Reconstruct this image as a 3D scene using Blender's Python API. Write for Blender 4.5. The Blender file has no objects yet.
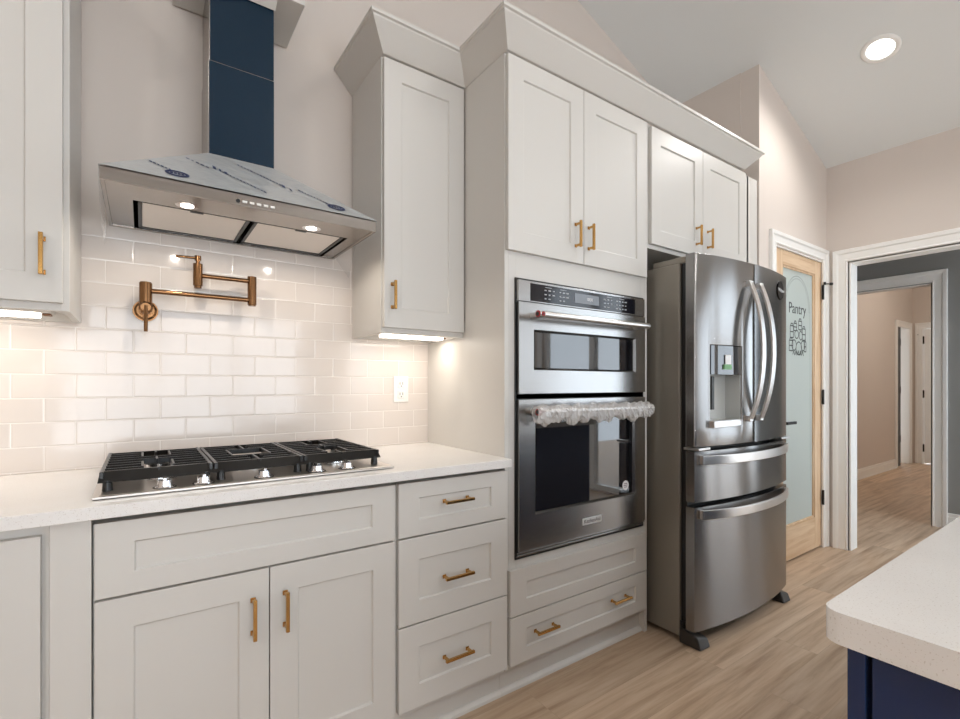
import bpy, bmesh, math, random
from mathutils import Vector, Matrix
random.seed(7)
sc = bpy.context.scene
COL = sc.collection
PI = math.pi

# ------------------------------------------------------------------ camera
cd = bpy.data.cameras.new('camera')
cam = bpy.data.objects.new('camera', cd); COL.objects.link(cam)
cam.location = (0, -1.42, 1.1925)
cam.rotation_euler = (PI/2, 0, -math.radians(35.09))
cd.sensor_fit = 'HORIZONTAL'; cd.sensor_width = 36.0
cd.lens = 36.0*481.0/960.0
cd.shift_x = 0.0; cd.shift_y = (384.3-359.5)/960.0
cd.clip_start = 0.02; cd.clip_end = 200
sc.camera = cam

# ------------------------------------------------------------------ world, lights, exposure
w = bpy.data.worlds.new('sky'); sc.world = w; w.use_nodes = True
nt = w.node_tree
bg = nt.nodes['Background']
bg.inputs[0].default_value = (0.80, 0.90, 1.0, 1)
bg.inputs[1].default_value = 6.0
sc.view_settings.view_transform = 'Standard'
sc.view_settings.look = 'None'
sc.view_settings.gamma = 1.0
sc.view_settings.exposure = -0.64
sc.cycles.use_denoising = True
sc.cycles.max_bounces = 10
sc.cycles.diffuse_bounces = 6
sc.cycles.glossy_bounces = 5
sc.cycles.transparent_max_bounces = 12
sc.cycles.sample_clamp_indirect = 4.0
sc.cycles.caustics_reflective = False
sc.cycles.caustics_refractive = False

def lamp(name, kind, loc, energy, color=(1, 1, 1), size=0.2, rot=(0, 0, 0), size_y=None, spread=None, group=None):
    l = bpy.data.lights.new(name, kind); l.energy = energy; l.color = color
    if kind == 'AREA':
        l.size = size
        if size_y: l.shape = 'RECTANGLE'; l.size_y = size_y
        else: l.shape = 'DISK'
        if spread: l.spread = spread
    elif kind in ('POINT', 'SPOT'):
        l.shadow_soft_size = size
    o = bpy.data.objects.new(name, l); COL.objects.link(o)
    o.location = loc; o.rotation_euler = rot
    return o

# daylight through the big windows behind the camera, and a bluish fill added in the hall
lamp('window_daylight', 'AREA', (0.6, -5.35, 1.35), 150, (0.94, 0.97, 1.0), 4.6, (PI/2, 0, 0), 2.1)
lamp('hall_fill_light', 'AREA', (4.85, -1.56, 1.3), 9, (0.70, 0.86, 1.0), 0.9, (PI/2, 0, 0), 1.4)
CANW = 17
WARM = (1.0, 0.97, 0.94)

# ------------------------------------------------------------------ materials
MATS = {}
def mat(name, color, rough=0.5, metal=0.0, **kw):
    m = bpy.data.materials.new(name); m.use_nodes = True
    b = m.node_tree.nodes['Principled BSDF']
    b.inputs['Base Color'].default_value = (*color, 1)
    b.inputs['Roughness'].default_value = rough
    b.inputs['Metallic'].default_value = metal
    for k, v in kw.items():
        b.inputs[k.replace('_', ' ')].default_value = v
    MATS[name] = m
    return m
def N(m, t, **kw):
    n = m.node_tree.nodes.new(t)
    for k, v in kw.items(): setattr(n, k, v)
    return n
def L(m, a, b): m.node_tree.links.new(a, b)
def P(m): return m.node_tree.nodes['Principled BSDF']
def srgb(r, g, b):
    f = lambda c: (c/255/12.92) if c/255 <= .04045 else ((c/255+.055)/1.055)**2.4
    return (f(r), f(g), f(b))
def noise_bump(m, scale=200, strength=0.1, dist=0.001, stretch=None):
    tc = N(m, 'ShaderNodeTexCoord'); nz = N(m, 'ShaderNodeTexNoise'); bp = N(m, 'ShaderNodeBump')
    nz.inputs['Scale'].default_value = scale; nz.inputs['Detail'].default_value = 3
    bp.inputs['Strength'].default_value = strength; bp.inputs['Distance'].default_value = dist
    if stretch:
        mp = N(m, 'ShaderNodeMapping'); mp.inputs['Scale'].default_value = stretch
        L(m, tc.outputs['Object'], mp.inputs[0]); L(m, mp.outputs[0], nz.inputs['Vector'])
    else: L(m, tc.outputs['Object'], nz.inputs['Vector'])
    L(m, nz.outputs['Fac'], bp.inputs['Height']); L(m, bp.outputs[0], P(m).inputs['Normal'])
    return nz

CAB = mat('cabinet_paint', srgb(209, 206, 201), 0.38)
WALL = mat('wall_paint', srgb(216, 206, 198), 0.75); noise_bump(WALL, 320, 0.12, 0.0006)
CEIL = mat('ceiling_paint', srgb(229, 232, 232), 0.9); noise_bump(CEIL, 200, 0.1, 0.0006)
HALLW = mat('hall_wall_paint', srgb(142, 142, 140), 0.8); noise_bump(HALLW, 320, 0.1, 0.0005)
TRIM = mat('trim_paint', srgb(244, 243, 240), 0.4)
DARK = mat('gap_dark', srgb(60, 55, 50), 0.8)
BLACK = mat('black_plastic', srgb(22, 22, 22), 0.35)
IRON = mat('cast_iron', srgb(15, 14, 14), 0.28); noise_bump(IRON, 600, 0.15, 0.0004)
BRASS = mat('brushed_gold', srgb(198, 154, 92), 0.25, 1.0)
BRONZE = mat('antique_bronze', srgb(132, 97, 66), 0.20, 1.0)
NAVY = mat("navy_paint", srgb(24, 46, 86), 0.25)
nz = noise_bump(NAVY, 6, 0.05, 0.003)
CHROME = mat('chrome', (0.85, 0.85, 0.86), 0.12, 1.0)
WHITEP = mat('white_plastic', srgb(240, 238, 234), 0.35)
WHITE = mat('white_print', srgb(235, 235, 235), 0.5)
HINGE = mat('black_hinge', srgb(20, 19, 18), 0.45)

def brushed(name, color, rough, sx, sy, sz, bump=0.04, aniso=0.0):
    m = mat(name, color, rough, 1.0)
    tc = N(m, 'ShaderNodeTexCoord'); mp = N(m, 'ShaderNodeMapping'); nz = N(m, 'ShaderNodeTexNoise')
    mp.inputs['Scale'].default_value = (sx, sy, sz); nz.inputs['Scale'].default_value = 1.0; nz.inputs['Detail'].default_value = 4
    L(m, tc.outputs['Object'], mp.inputs[0]); L(m, mp.outputs[0], nz.inputs['Vector'])
    bp = N(m, 'ShaderNodeBump'); bp.inputs['Strength'].default_value = bump; bp.inputs['Distance'].default_value = 0.0005
    L(m, nz.outputs['Fac'], bp.inputs['Height']); L(m, bp.outputs[0], P(m).inputs['Normal'])
    mr = N(m, 'ShaderNodeMapRange'); mr.inputs['To Min'].default_value = rough*0.8; mr.inputs['To Max'].default_value = rough*1.25
    L(m, nz.outputs['Fac'], mr.inputs['Value']); L(m, mr.outputs[0], P(m).inputs['Roughness'])
    return m
STEEL = brushed('brushed_steel', (0.42, 0.415, 0.41), 0.24, 4, 4, 260, 0.012)
HOODS = brushed('hood_steel', (0.37, 0.34, 0.315), 0.24, 6, 160, 160, 0.015)
FRIDGE = mat('dark_stainless', (0.30, 0.293, 0.288), 0.235, 1.0, Anisotropic=0.96, Anisotropic_Rotation=0.25)
tg = N(FRIDGE, 'ShaderNodeTangent'); tg.direction_type = 'RADIAL'; tg.axis = 'Z'; L(FRIDGE, tg.outputs[0], P(FRIDGE).inputs['Tangent'])
FHAND = mat('satin_steel', (0.78, 0.77, 0.76), 0.30, 1.0)
TRAY = mat('cooktop_steel', (0.62, 0.58, 0.54), 0.30, 1.0)
BADGE = mat('badge_plate', srgb(214, 214, 214), 0.35, 0.2)
FSIDE = mat('fridge_side_paint', srgb(142, 136, 126), 0.30, 0.35); noise_bump(FSIDE, 500, 0.2, 0.0003)
PANELG = mat('panel_glass', (0.008, 0.008, 0.012), 0.08)
GLASSB = mat('black_glass', (0.010, 0.010, 0.012), 0.03, 0.0, IOR=2.0)
SCREEN = mat('display_glass', srgb(120, 124, 130), 0.15)
FILM = mat('blue_film', srgb(15, 42, 62), 0.22, 0.35)
n_ = noise_bump(FILM, 14, 0.22, 0.006)
PRINT = mat('film_print', srgb(24, 42, 86), 0.5)
RED = mat('red_enamel', srgb(160, 30, 34), 0.35)
FILTER = mat('filter_mesh', (0.92, 0.87, 0.82), 0.5, 0.25)
def _filter(m):
    tc = N(m, 'ShaderNodeTexCoord'); wv = N(m, 'ShaderNodeTexWave'); wv.inputs['Scale'].default_value = 60; wv.bands_direction = 'DIAGONAL'
    bp = N(m, 'ShaderNodeBump'); bp.inputs['Strength'].default_value = 0.4; bp.inputs['Distance'].default_value = 0.001
    L(m, tc.outputs['Object'], wv.inputs['Vector']); L(m, wv.outputs['Fac'], bp.inputs['Height']); L(m, bp.outputs[0], P(m).inputs['Normal'])
_filter(FILTER)

def emis(name, color, strength):
    m = mat(name, color, 0.4)
    P(m).inputs['Emission Color'].default_value = (*color, 1); P(m).inputs['Emission Strength'].default_value = strength
    return m
LED = emis('led_diffuser', (1.0, 0.93, 0.84), 9.0)
CANL = emis('downlight_diffuser', (1.0, 0.95, 0.88), 8.0)

# quartz worktop: white with faint warm specks
QUARTZ = mat('white_quartz', srgb(236, 232, 227), 0.22)
def _q(m):
    tc = N(m, 'ShaderNodeTexCoord'); n1 = N(m, 'ShaderNodeTexNoise'); n1.inputs['Scale'].default_value = 420; n1.inputs['Detail'].default_value = 1
    n2 = N(m, 'ShaderNodeTexNoise'); n2.inputs['Scale'].default_value = 5; n2.inputs['Detail'].default_value = 5
    r1 = N(m, 'ShaderNodeValToRGB'); r1.color_ramp.elements[0].position = 0.28; r1.color_ramp.elements[1].position = 0.36
    r1.color_ramp.elements[0].color = (0.80, 0.77, 0.74, 1); r1.color_ramp.elements[1].color = (1, 1, 1, 1)
    r2 = N(m, 'ShaderNodeValToRGB'); r2.color_ramp.elements[0].color = (*srgb(226, 223, 220), 1); r2.color_ramp.elements[1].color = (*srgb(238, 236, 234), 1)
    mx = N(m, 'ShaderNodeMix', data_type='RGBA', blend_type='MULTIPLY'); mx.inputs[0].default_value = 1
    L(m, tc.outputs['Object'], n1.inputs['Vector']); L(m, tc.outputs['Object'], n2.inputs['Vector'])
    L(m, n1.outputs['Fac'], r1.inputs[0]); L(m, n2.outputs['Fac'], r2.inputs[0])
    L(m, r2.outputs[0], mx.inputs[6]); L(m, r1.outputs[0], mx.inputs[7]); L(m, mx.outputs[2], P(m).inputs['Base Color'])
_q(QUARTZ)

# glazed subway tile (6 x 3 in, running bond) laid out in the x-z plane
TILE = mat('glazed_subway_tile', srgb(232, 226, 221), 0.10)
def _tile(m):
    tc = N(m, 'ShaderNodeTexCoord'); sp = N(m, 'ShaderNodeSeparateXYZ'); cb = N(m, 'ShaderNodeCombineXYZ')
    L(m, tc.outputs['Object'], sp.inputs[0])
    ax = N(m, 'ShaderNodeMath', operation='ADD'); ax.inputs[1].default_value = 0.177
    az = N(m, 'ShaderNodeMath', operation='ADD'); az.inputs[1].default_value = -0.919
    L(m, sp.outputs['X'], ax.inputs[0]); L(m, sp.outputs['Z'], az.inputs[0])
    L(m, ax.outputs[0], cb.inputs['X']); L(m, az.outputs[0], cb.inputs['Y'])
    br = N(m, 'ShaderNodeTexBrick'); br.offset = 0.5; br.offset_frequency = 2
    br.inputs['Scale'].default_value = 1.0; br.inputs['Mortar Size'].default_value = 0.0012
    br.inputs['Mortar Smooth'].default_value = 0.15; br.inputs['Brick Width'].default_value = 0.1535; br.inputs['Row Height'].default_value = 0.0765
    br.inputs['Color1'].default_value = (*srgb(224, 215, 208), 1); br.inputs['Color2'].default_value = (*srgb(219, 210, 203), 1)
    br.inputs['Mortar'].default_value = (*srgb(240, 234, 228), 1)
    L(m, cb.outputs[0], br.inputs['Vector']); L(m, br.outputs['Color'], P(m).inputs['Base Color'])
    # softer copy for the pillowed edge
    b2 = N(m, 'ShaderNodeTexBrick'); b2.offset = 0.5; b2.offset_frequency = 2
    for k in ('Scale', 'Brick Width', 'Row Height'): b2.inputs[k].default_value = br.inputs[k].default_value
    b2.inputs['Mortar Size'].default_value = 0.0045; b2.inputs['Mortar Smooth'].default_value = 1.0
    b2.inputs['Color1'].default_value = (0, 0, 0, 1); b2.inputs['Color2'].default_value = (1, 1, 1, 1)
    L(m, cb.outputs[0], b2.inputs['Vector'])
    nz = N(m, 'ShaderNodeTexNoise'); nz.inputs['Scale'].default_value = 9; nz.inputs['Detail'].default_value = 1.5
    L(m, tc.outputs['Object'], nz.inputs['Vector'])
    s1 = N(m, 'ShaderNodeMath', operation='MULTIPLY'); s1.inputs[1].default_value = -1.0
    L(m, b2.outputs['Fac'], s1.inputs[0])
    s2 = N(m, 'ShaderNodeMath', operation='MULTIPLY_ADD'); s2.inputs[1].default_value = 1.6
    L(m, nz.outputs['Fac'], s2.inputs[0]); L(m, s1.outputs[0], s2.inputs[2])
    bp = N(m, 'ShaderNodeBump'); bp.inputs['Strength'].default_value = 0.6; bp.inputs['Distance'].default_value = 0.0010
    L(m, s2.outputs[0], bp.inputs['Height']); L(m, bp.outputs[0], P(m).inputs['Normal'])
    rr = N(m, 'ShaderNodeMapRange'); rr.inputs['To Min'].default_value = 0.09; rr.inputs['To Max'].default_value = 0.6
    L(m, br.outputs['Fac'], rr.inputs['Value']); L(m, rr.outputs[0], P(m).inputs['Roughness'])
_tile(TILE)

# vinyl plank floor, boards along x
def plank(name, c_dark, c_mid, c_light):
    m = mat(name, c_mid, 0.42)
    tc = N(m, 'ShaderNodeTexCoord')
    br = N(m, 'ShaderNodeTexBrick'); br.offset = 0.37; br.offset_frequency = 2
    br.inputs['Scale'].default_value = 1; br.inputs['Brick Width'].default_value = 1.22; br.inputs['Row Height'].default_value = 0.18
    br.inputs['Mortar Size'].default_value = 0.0007; br.inputs['Mortar Smooth'].default_value = 0.2
    br.inputs['Color1'].default_value = (0.35, 0.35, 0.35, 1); br.inputs['Color2'].default_value = (0.85, 0.85, 0.85, 1); br.inputs['Mortar'].default_value = (0.1, 0.1, 0.1, 1)
    L(m, tc.outputs['Object'], br.inputs['Vector'])
    mp = N(m, 'ShaderNodeMapping'); mp.inputs['Scale'].default_value = (1.5, 24, 1)
    add = N(m, 'ShaderNodeVectorMath', operation='MULTIPLY_ADD'); add.inputs[1].default_value = (7, 3, 0)
    L(m, br.outputs['Color'], add.inputs[0]); L(m, tc.outputs['Object'], add.inputs[2]); L(m, add.outputs[0], mp.inputs[0])
    nz = N(m, 'ShaderNodeTexNoise'); nz.inputs['Scale'].default_value = 1.0; nz.inputs['Detail'].default_value = 7; nz.inputs['Roughness'].default_value = 0.62; nz.inputs['Distortion'].default_value = 0.3
    L(m, mp.outputs[0], nz.inputs['Vector'])
    rp = N(m, 'ShaderNodeValToRGB'); e = rp.color_ramp.elements
    e[0].position = 0.30; e[0].color = (*c_dark, 1); e[1].position = 0.72; e[1].color = (*c_light, 1)
    q = e.new(0.5); q.color = (*c_mid, 1)
    L(m, nz.outputs['Fac'], rp.inputs[0])
    mr = N(m, 'ShaderNodeMapRange'); mr.inputs['From Min'].default_value = 0.1; mr.inputs['From Max'].default_value = 0.85; mr.inputs['To Min'].default_value = 0.74; mr.inputs['To Max'].default_value = 1.05
    L(m, br.outputs['Color'], mr.inputs['Value'])
    mx = N(m, 'ShaderNodeMix', data_type='RGBA', blend_type='MULTIPLY'); mx.inputs[0].default_value = 1
    L(m, rp.outputs[0], mx.inputs[6]); L(m, mr.outputs[0], mx.inputs[7]); L(m, mx.outputs[2], P(m).inputs['Base Color'])
    bp = N(m, 'ShaderNodeBump'); bp.inputs['Strength'].default_value = 0.12; bp.inputs['Distance'].default_value = 0.001
    L(m, nz.outputs['Fac'], bp.inputs['Height']); L(m, bp.outputs[0], P(m).inputs['Normal'])
    return m
FLOOR = plank('vinyl_plank', srgb(164, 136, 110), srgb(200, 173, 146), srgb(219, 196, 171))

# natural pine/maple door wood
WOOD = mat('natural_wood', srgb(214, 176, 134), 0.45)
def _wood(m, stretch):
    tc = N(m, 'ShaderNodeTexCoord'); mp = N(m, 'ShaderNodeMapping'); mp.inputs['Scale'].default_value = stretch
    nz = N(m, 'ShaderNodeTexNoise'); nz.inputs['Scale'].default_value = 1; nz.inputs['Detail'].default_value = 6; nz.inputs['Distortion'].default_value = 0.8
    rp = N(m, 'ShaderNodeValToRGB'); rp.color_ramp.elements[0].position = 0.3; rp.color_ramp.elements[1].position = 0.7
    rp.color_ramp.elements[0].color = (*srgb(203, 167, 128), 1); rp.color_ramp.elements[1].color = (*srgb(230, 203, 171), 1)
    L(m, tc.outputs['Object'], mp.inputs[0]); L(m, mp.outputs[0], nz.inputs['Vector']); L(m, nz.outputs['Fac'], rp.inputs[0]); L(m, rp.outputs[0], P(m).inputs['Base Color'])
_wood(WOOD, (30, 30, 2.5))
WOODH = mat('natural_wood_rail', srgb(214, 176, 134), 0.45); _wood(WOODH, (2.5, 30, 30))
FROST = mat('frosted_glass', srgb(212, 222, 217), 0.45, 0.0, Transmission_Weight=0.25)
ETCH = mat('etched_lettering', srgb(70, 74, 72), 0.6)
CLEAR = bpy.data.materials.new('clear_plastic_wrap'); CLEAR.use_nodes = True
def _clear(m, fac, tint):
    t = m.node_tree; out = t.nodes['Material Output']; b = t.nodes['Principled BSDF']
    b.inputs['Base Color'].default_value = (*tint, 1); b.inputs['Roughness'].default_value = 0.15; b.inputs['Specular IOR Level'].default_value = 1.0
    tr = t.nodes.new('ShaderNodeBsdfTransparent'); mx = t.nodes.new('ShaderNodeMixShader'); mx.inputs[0].default_value = fac
    t.links.new(tr.outputs[0], mx.inputs[1]); t.links.new(b.outputs[0], mx.inputs[2]); t.links.new(mx.outputs[0], out.inputs[0])
_clear(CLEAR, 0.5, (0.80, 0.78, 0.76))
HFILM = bpy.data.materials.new('hood_protective_film'); HFILM.use_nodes = True
_clear(HFILM, 0.74, srgb(208, 211, 212)); noise_bump(HFILM, 16, 0.5, 0.008)
LOOSE = bpy.data.materials.new('loose_film'); LOOSE.use_nodes = True
_clear(LOOSE, 0.22, (0.85, 0.85, 0.85))
PANE = bpy.data.materials.new('window_glass'); PANE.use_nodes = True
_clear(PANE, 0.06, (0.9, 0.95, 0.95))

# ------------------------------------------------------------------ mesh helpers
class MB:
    def __init__(s): s.v = []; s.f = []; s.sm = []
    def add(s, vs, fs, smooth=False):
        n = len(s.v); s.v += [tuple(v) for v in vs]; s.f += [tuple(i+n for i in f) for f in fs]; s.sm += [smooth]*len(fs); return s
    def box(s, x0, x1, y0, y1, z0, z1):
        x0, x1 = min(x0, x1), max(x0, x1); y0, y1 = min(y0, y1), max(y0, y1); z0, z1 = min(z0, z1), max(z0, z1)
        v = [(x0, y0, z0), (x1, y0, z0), (x1, y1, z0), (x0, y1, z0), (x0, y0, z1), (x1, y0, z1), (x1, y1, z1), (x0, y1, z1)]
        return s.add(v, [(0, 3, 2, 1), (4, 5, 6, 7), (0, 1, 5, 4), (1, 2, 6, 5), (2, 3, 7, 6), (3, 0, 4, 7)])
    def cyl(s, p0, p1, r0, r1=None, n=24, cap=True):
        r1 = r0 if r1 is None else r1
        p0 = Vector(p0); p1 = Vector(p1); d = (p1-p0).normalized()
        a = d.orthogonal().normalized(); b = d.cross(a)
        v = []
        for p, r in ((p0, r0), (p1, r1)):
            for i in range(n):
                t = 2*PI*i/n; v.append(p+a*math.cos(t)*r+b*math.sin(t)*r)
        s.add(v, [(i, (i+1) % n, n+(i+1) % n, n+i) for i in range(n)], True)
        if cap: s.add(v[:n], [tuple(reversed(range(n)))]); s.add(v[n:], [tuple(range(n))])
        return s
    def sweep(s, path, sec, up=(0, 0, 1), smooth=False):
        """sweep section points (a,b) along path; a = side axis, b = up axis"""
        path = [Vector(p) for p in path]; up = Vector(up); n = len(sec); v = []
        for i, p in enumerate(path):
            t = (path[min(i+1, len(path)-1)]-path[max(i-1, 0)]).normalized()
            side = t.cross(up).normalized(); u2 = side.cross(t).normalized()
            v += [p+side*a+u2*b for a, b in sec]
        f = []
        for i in range(len(path)-1):
            for j in range(n): f.append((i*n+j, i*n+(j+1) % n, (i+1)*n+(j+1) % n, (i+1)*n+j))
        s.add(v, f, smooth)
        s.add(v[:n], [tuple(reversed(range(n)))]); s.add(v[-n:], [tuple(range(n))])
        return s
    def prism(s, poly, z0, z1, smooth_sides=False):
        n = len(poly)
        v = [(x, y, z0) for x, y in poly]+[(x, y, z1) for x, y in poly]
        s.add(v, [(i, (i+1) % n, n+(i+1) % n, n+i) for i in range(n)], smooth_sides)
        s.add(v, [tuple(reversed(range(n))), tuple(range(n, 2*n))])
        return s
    def build(s, name, m, parent=None, bevel=0.0, seg=2, fixn=True):
        o0 = wloc(parent)
        me = bpy.data.meshes.new(name)
        me.from_pydata([(x-o0[0], y-o0[1], z-o0[2]) for x, y, z in s.v], [], s.f)
        for p, k in zip(me.polygons, s.sm): p.use_smooth = k
        me.validate(); 
        if fixn:
            bm = bmesh.new(); bm.from_mesh(me); bmesh.ops.recalc_face_normals(bm, faces=bm.faces); bm.to_mesh(me); bm.free()
        me.materials.append(m)
        o = bpy.data.objects.new(name, me); COL.objects.link(o)
        if parent: o.parent = parent
        if bevel:
            b = o.modifiers.new('bevel', 'BEVEL'); b.width = bevel; b.segments = seg; b.limit_method = 'ANGLE'; b.angle_limit = math.radians(40)
            b.harden_normals = False
        return o
def wloc(o):
    v = Vector((0, 0, 0))
    while o: v += Vector(o.location); o = o.parent
    return v
def B(*a): return MB().box(*a)
def tag(o, label=None, cat=None, group=None, kind=None):
    if label: o['label'] = label
    if cat: o['category'] = cat
    if group: o['group'] = group
    if kind: o['kind'] = kind
    return o
def thing(name, loc, label, cat, group=None, kind=None):
    o = bpy.data.objects.new(name, None); COL.objects.link(o); o.location = loc; o.empty_display_size = 0.05
    return tag(o, label, cat, group, kind)
def struct(o, label, cat): return tag(o, label, cat, None, 'structure')

def shaker(x0, x1, z0, z1, y=0.0, th=0.019, st=0.074, rt=None, rb=None, rec=0.007):
    """shaker front facing -y: frame ring, recessed flat panel, one closed mesh"""
    rt = st if rt is None else rt; rb = rt if rb is None else rb
    a, b, c, d = x0+st, x1-st, z0+rb, z1-rt; e = 0.003
    v = [(x0, y, z0), (x1, y, z0), (x1, y, z1), (x0, y, z1),
         (a, y, c), (b, y, c), (b, y, d), (a, y, d),
         (a+e, y+rec, c+e), (b-e, y+rec, c+e), (b-e, y+rec, d-e), (a+e, y+rec, d-e),
         (x0, y+th, z0), (x1, y+th, z0), (x1, y+th, z1), (x0, y+th, z1)]
    f = []
    for i in range(4):
        j = (i+1) % 4
        f += [(i, j, 4+j, 4+i), (4+i, 4+j, 8+j, 8+i), (i, 12+i, 12+j, j)]
    f += [(8, 9, 10, 11), (15, 14, 13, 12)]
    m = MB(); m.add(v, f); return m

def bar_pull(parent, p0, p1, y=0.0, name='handle'):
    e_ = .004
    if p1[0] > p0[0]: p0, p1 = (p0[0]+e_, p0[1]), (p1[0]-e_, p1[1])
    else: p0, p1 = (p0[0], p0[1]+e_), (p1[0], p1[1]-e_)
    """square bar pull on a front at depth y; p0,p1=(x,z)"""
    (xa, za), (xb, zb) = p0, p1; h = 0.0048; st = 0.030
    m = MB(); m.box(xa-h, xb+h, y-st-h, y-st+h, min(za, zb)-h, max(za, zb)+h)
    for x, z, sx, sz in ((xa, za, 1, 1), (xb, zb, -1, -1)):
        dx = (0.006 if xb > xa else 0)*sx; dz = (0.006 if zb > za else 0)*sz
        m.box(x+dx-h*.9, x+dx+h*.9, y-st, y, z+dz-h*.9, z+dz+h*.9)
        m.box(x+dx-h*1.4, x+dx+h*1.4, y-0.0025, y, z+dz-h*1.4, z+dz+h*1.4)
    return m.build(name, BRASS, parent, 0.0012)

def text_mesh(name, s, size, loc, rot, m, parent, depth=0.0006, sx=1.0, align='CENTER'):
    c = bpy.data.curves.new(name+'_c', 'FONT'); c.body = s; c.size = size; c.extrude = depth; c.align_x = align; c.align_y = 'CENTER'
    t = bpy.data.objects.new('tmp_text', c); COL.objects.link(t)
    bpy.context.view_layer.update()
    me = bpy.data.meshes.new_from_object(t.evaluated_get(bpy.context.evaluated_depsgraph_get()))
    bpy.data.objects.remove(t)
    M = Matrix.Translation(Vector(loc)-wloc(parent)) @ rot.to_4x4() @ Matrix.Diagonal((sx, 1, 1, 1))
    me.transform(M); me.materials.clear(); me.materials.append(m)
    o = bpy.data.objects.new(name, me); COL.objects.link(o); o.parent = parent
    return o
FACE_Y = Matrix.Rotation(PI/2, 3, 'X')      # text facing -y, reading along +x

# ================================================================== SETTING
XR = 4.15; YB = -5.2; XL = -3.2; YW = 0.628
def zc(x):  # vaulted ceiling: ridge along y at x = 0.6
    return 2.79+0.37*(XR-x) if x > 0.6 else 2.79+0.37*(XR-0.6)-0.37*(0.6-x)

def floor_ob():
    return B(-3.4, 12.0, -5.4, 2.8, -0.06, 0).build('floor', FLOOR)
struct(floor_ob(), 'light greige wood-look vinyl plank floor', 'floor')

def vault():
    m = MB(); y0, y1 = YB, 2.6
    m.prism([(XR+.02, 0), (0.6, 0), (XL, 0)], 0, 0)  # placeholder replaced below
    m.v, m.f, m.sm = [], [], []
    pts = [(XL-.2, zc(XL-.2)), (0.6, zc(0.6)), (XR+.02, zc(XR+.02))]
    low = pts; up = [(x, z+.12) for x, z in reversed(pts)]
    ring = low+up; n = len(ring)
    v = [(x, YB-.2, z) for x, z in ring]+[(x, y1, z) for x, z in ring]
    m.add(v, [(i, (i+1) % n, n+(i+1) % n, n+i) for i in range(n)]+[tuple(range(n)), tuple(range(n, 2*n))])
    return m.build('ceiling', CEIL)
struct(vault(), 'vaulted grey-white painted ceiling above the kitchen', 'ceiling')

def gable(name, y0, y1, xa, xb, label, holes=(), m=WALL):
    """wall slab in the x-z plane up to the vault, with rectangular holes (x0,x1,z0,z1)"""
    xs = sorted({xa, xb, *[h[0] for h in holes], *[h[1] for h in holes]} | ({0.6} if xa < 0.6 < xb else set()))
    mb = MB()
    for i in range(len(xs)-1):
        a, b = xs[i], xs[i+1]
        hs = [h for h in holes if h[0] <= a+1e-6 and h[1] >= b-1e-6]
        segs = [(0, hs[0][2]), (hs[0][3], None)] if hs else [(0, None)]
        for z0, z1 in segs:
            if z1 is not None and z1-z0 < 1e-4: continue
            ta = zc(a)+.01 if z1 is None else z1; tb = zc(b)+.01 if z1 is None else z1
            v = [(a, y0, z0), (b, y0, z0), (b, y1, z0), (a, y1, z0), (a, y0, ta), (b, y0, tb), (b, y1, tb), (a, y1, ta)]
            mb.add(v, [(0, 3, 2, 1), (4, 5, 6, 7), (0, 1, 5, 4), (1, 2, 6, 5), (2, 3, 7, 6), (3, 0, 4, 7)])
    return struct(mb.build(name, m), label, 'wall')
gable('wall_back', YW, YW+.12, XL, 3.115, 'warm beige painted wall behind the range hood')
# pantry closet bump-out: front wall with the door opening, side wall beside the refrigerator cabinet
gable('wall_pantry', 0.02, 0.13, 3.12, XR+.1, 'beige wall around the pantry door', holes=((3.335, 4.085, 0, 2.095),))
gable('wall_pantry_side', 0.13, 1.6, 3.115, 3.23, 'beige side wall of the pantry rising above the crown')
mside = MB(); mside.box(3.12, XR+.1, 1.5, 1.6, 0, 3.3); struct(mside.build('wall_pantry_back', WALL), 'back wall inside the pantry', 'wall')
struct(B(XL-.12, XL, YB, YW+.12, 0, zc(XL)+.02).build('wall_left', WALL), 'beige wall at the left end of the room', 'wall')
# right wall with the cased opening into the hall: opening y -0.18 .. -1.35, z to 2.065
def wall_x(name, x0, x1, ya, yb, zt, label, holes=(), m=WALL):
    ys = sorted({ya, yb, *[h[0] for h in holes], *[h[1] for h in holes]}); mb = MB()
    for a, b in zip(ys, ys[1:]):
        hs = [h for h in holes if h[0] <= a+1e-6 and h[1] >= b-1e-6]
        for z0, z1 in ([(0, hs[0][2]), (hs[0][3], zt)] if hs else [(0, zt)]):
            if z1-z0 > 1e-4: mb.box(x0, x1, a, b, z0, z1)
    return struct(mb.build(name, m), label, 'wall')
wall_x('wall_right', XR, XR+.12, YB, 0.02, zc(XR)+.02, 'beige wall with the wide cased opening to the hall', holes=((-1.3, -0.12, 0, 2.065), (-3.10, -1.52, 0.02, 2.45), (-4.75, -3.75, 0.9, 2.35)))
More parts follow.
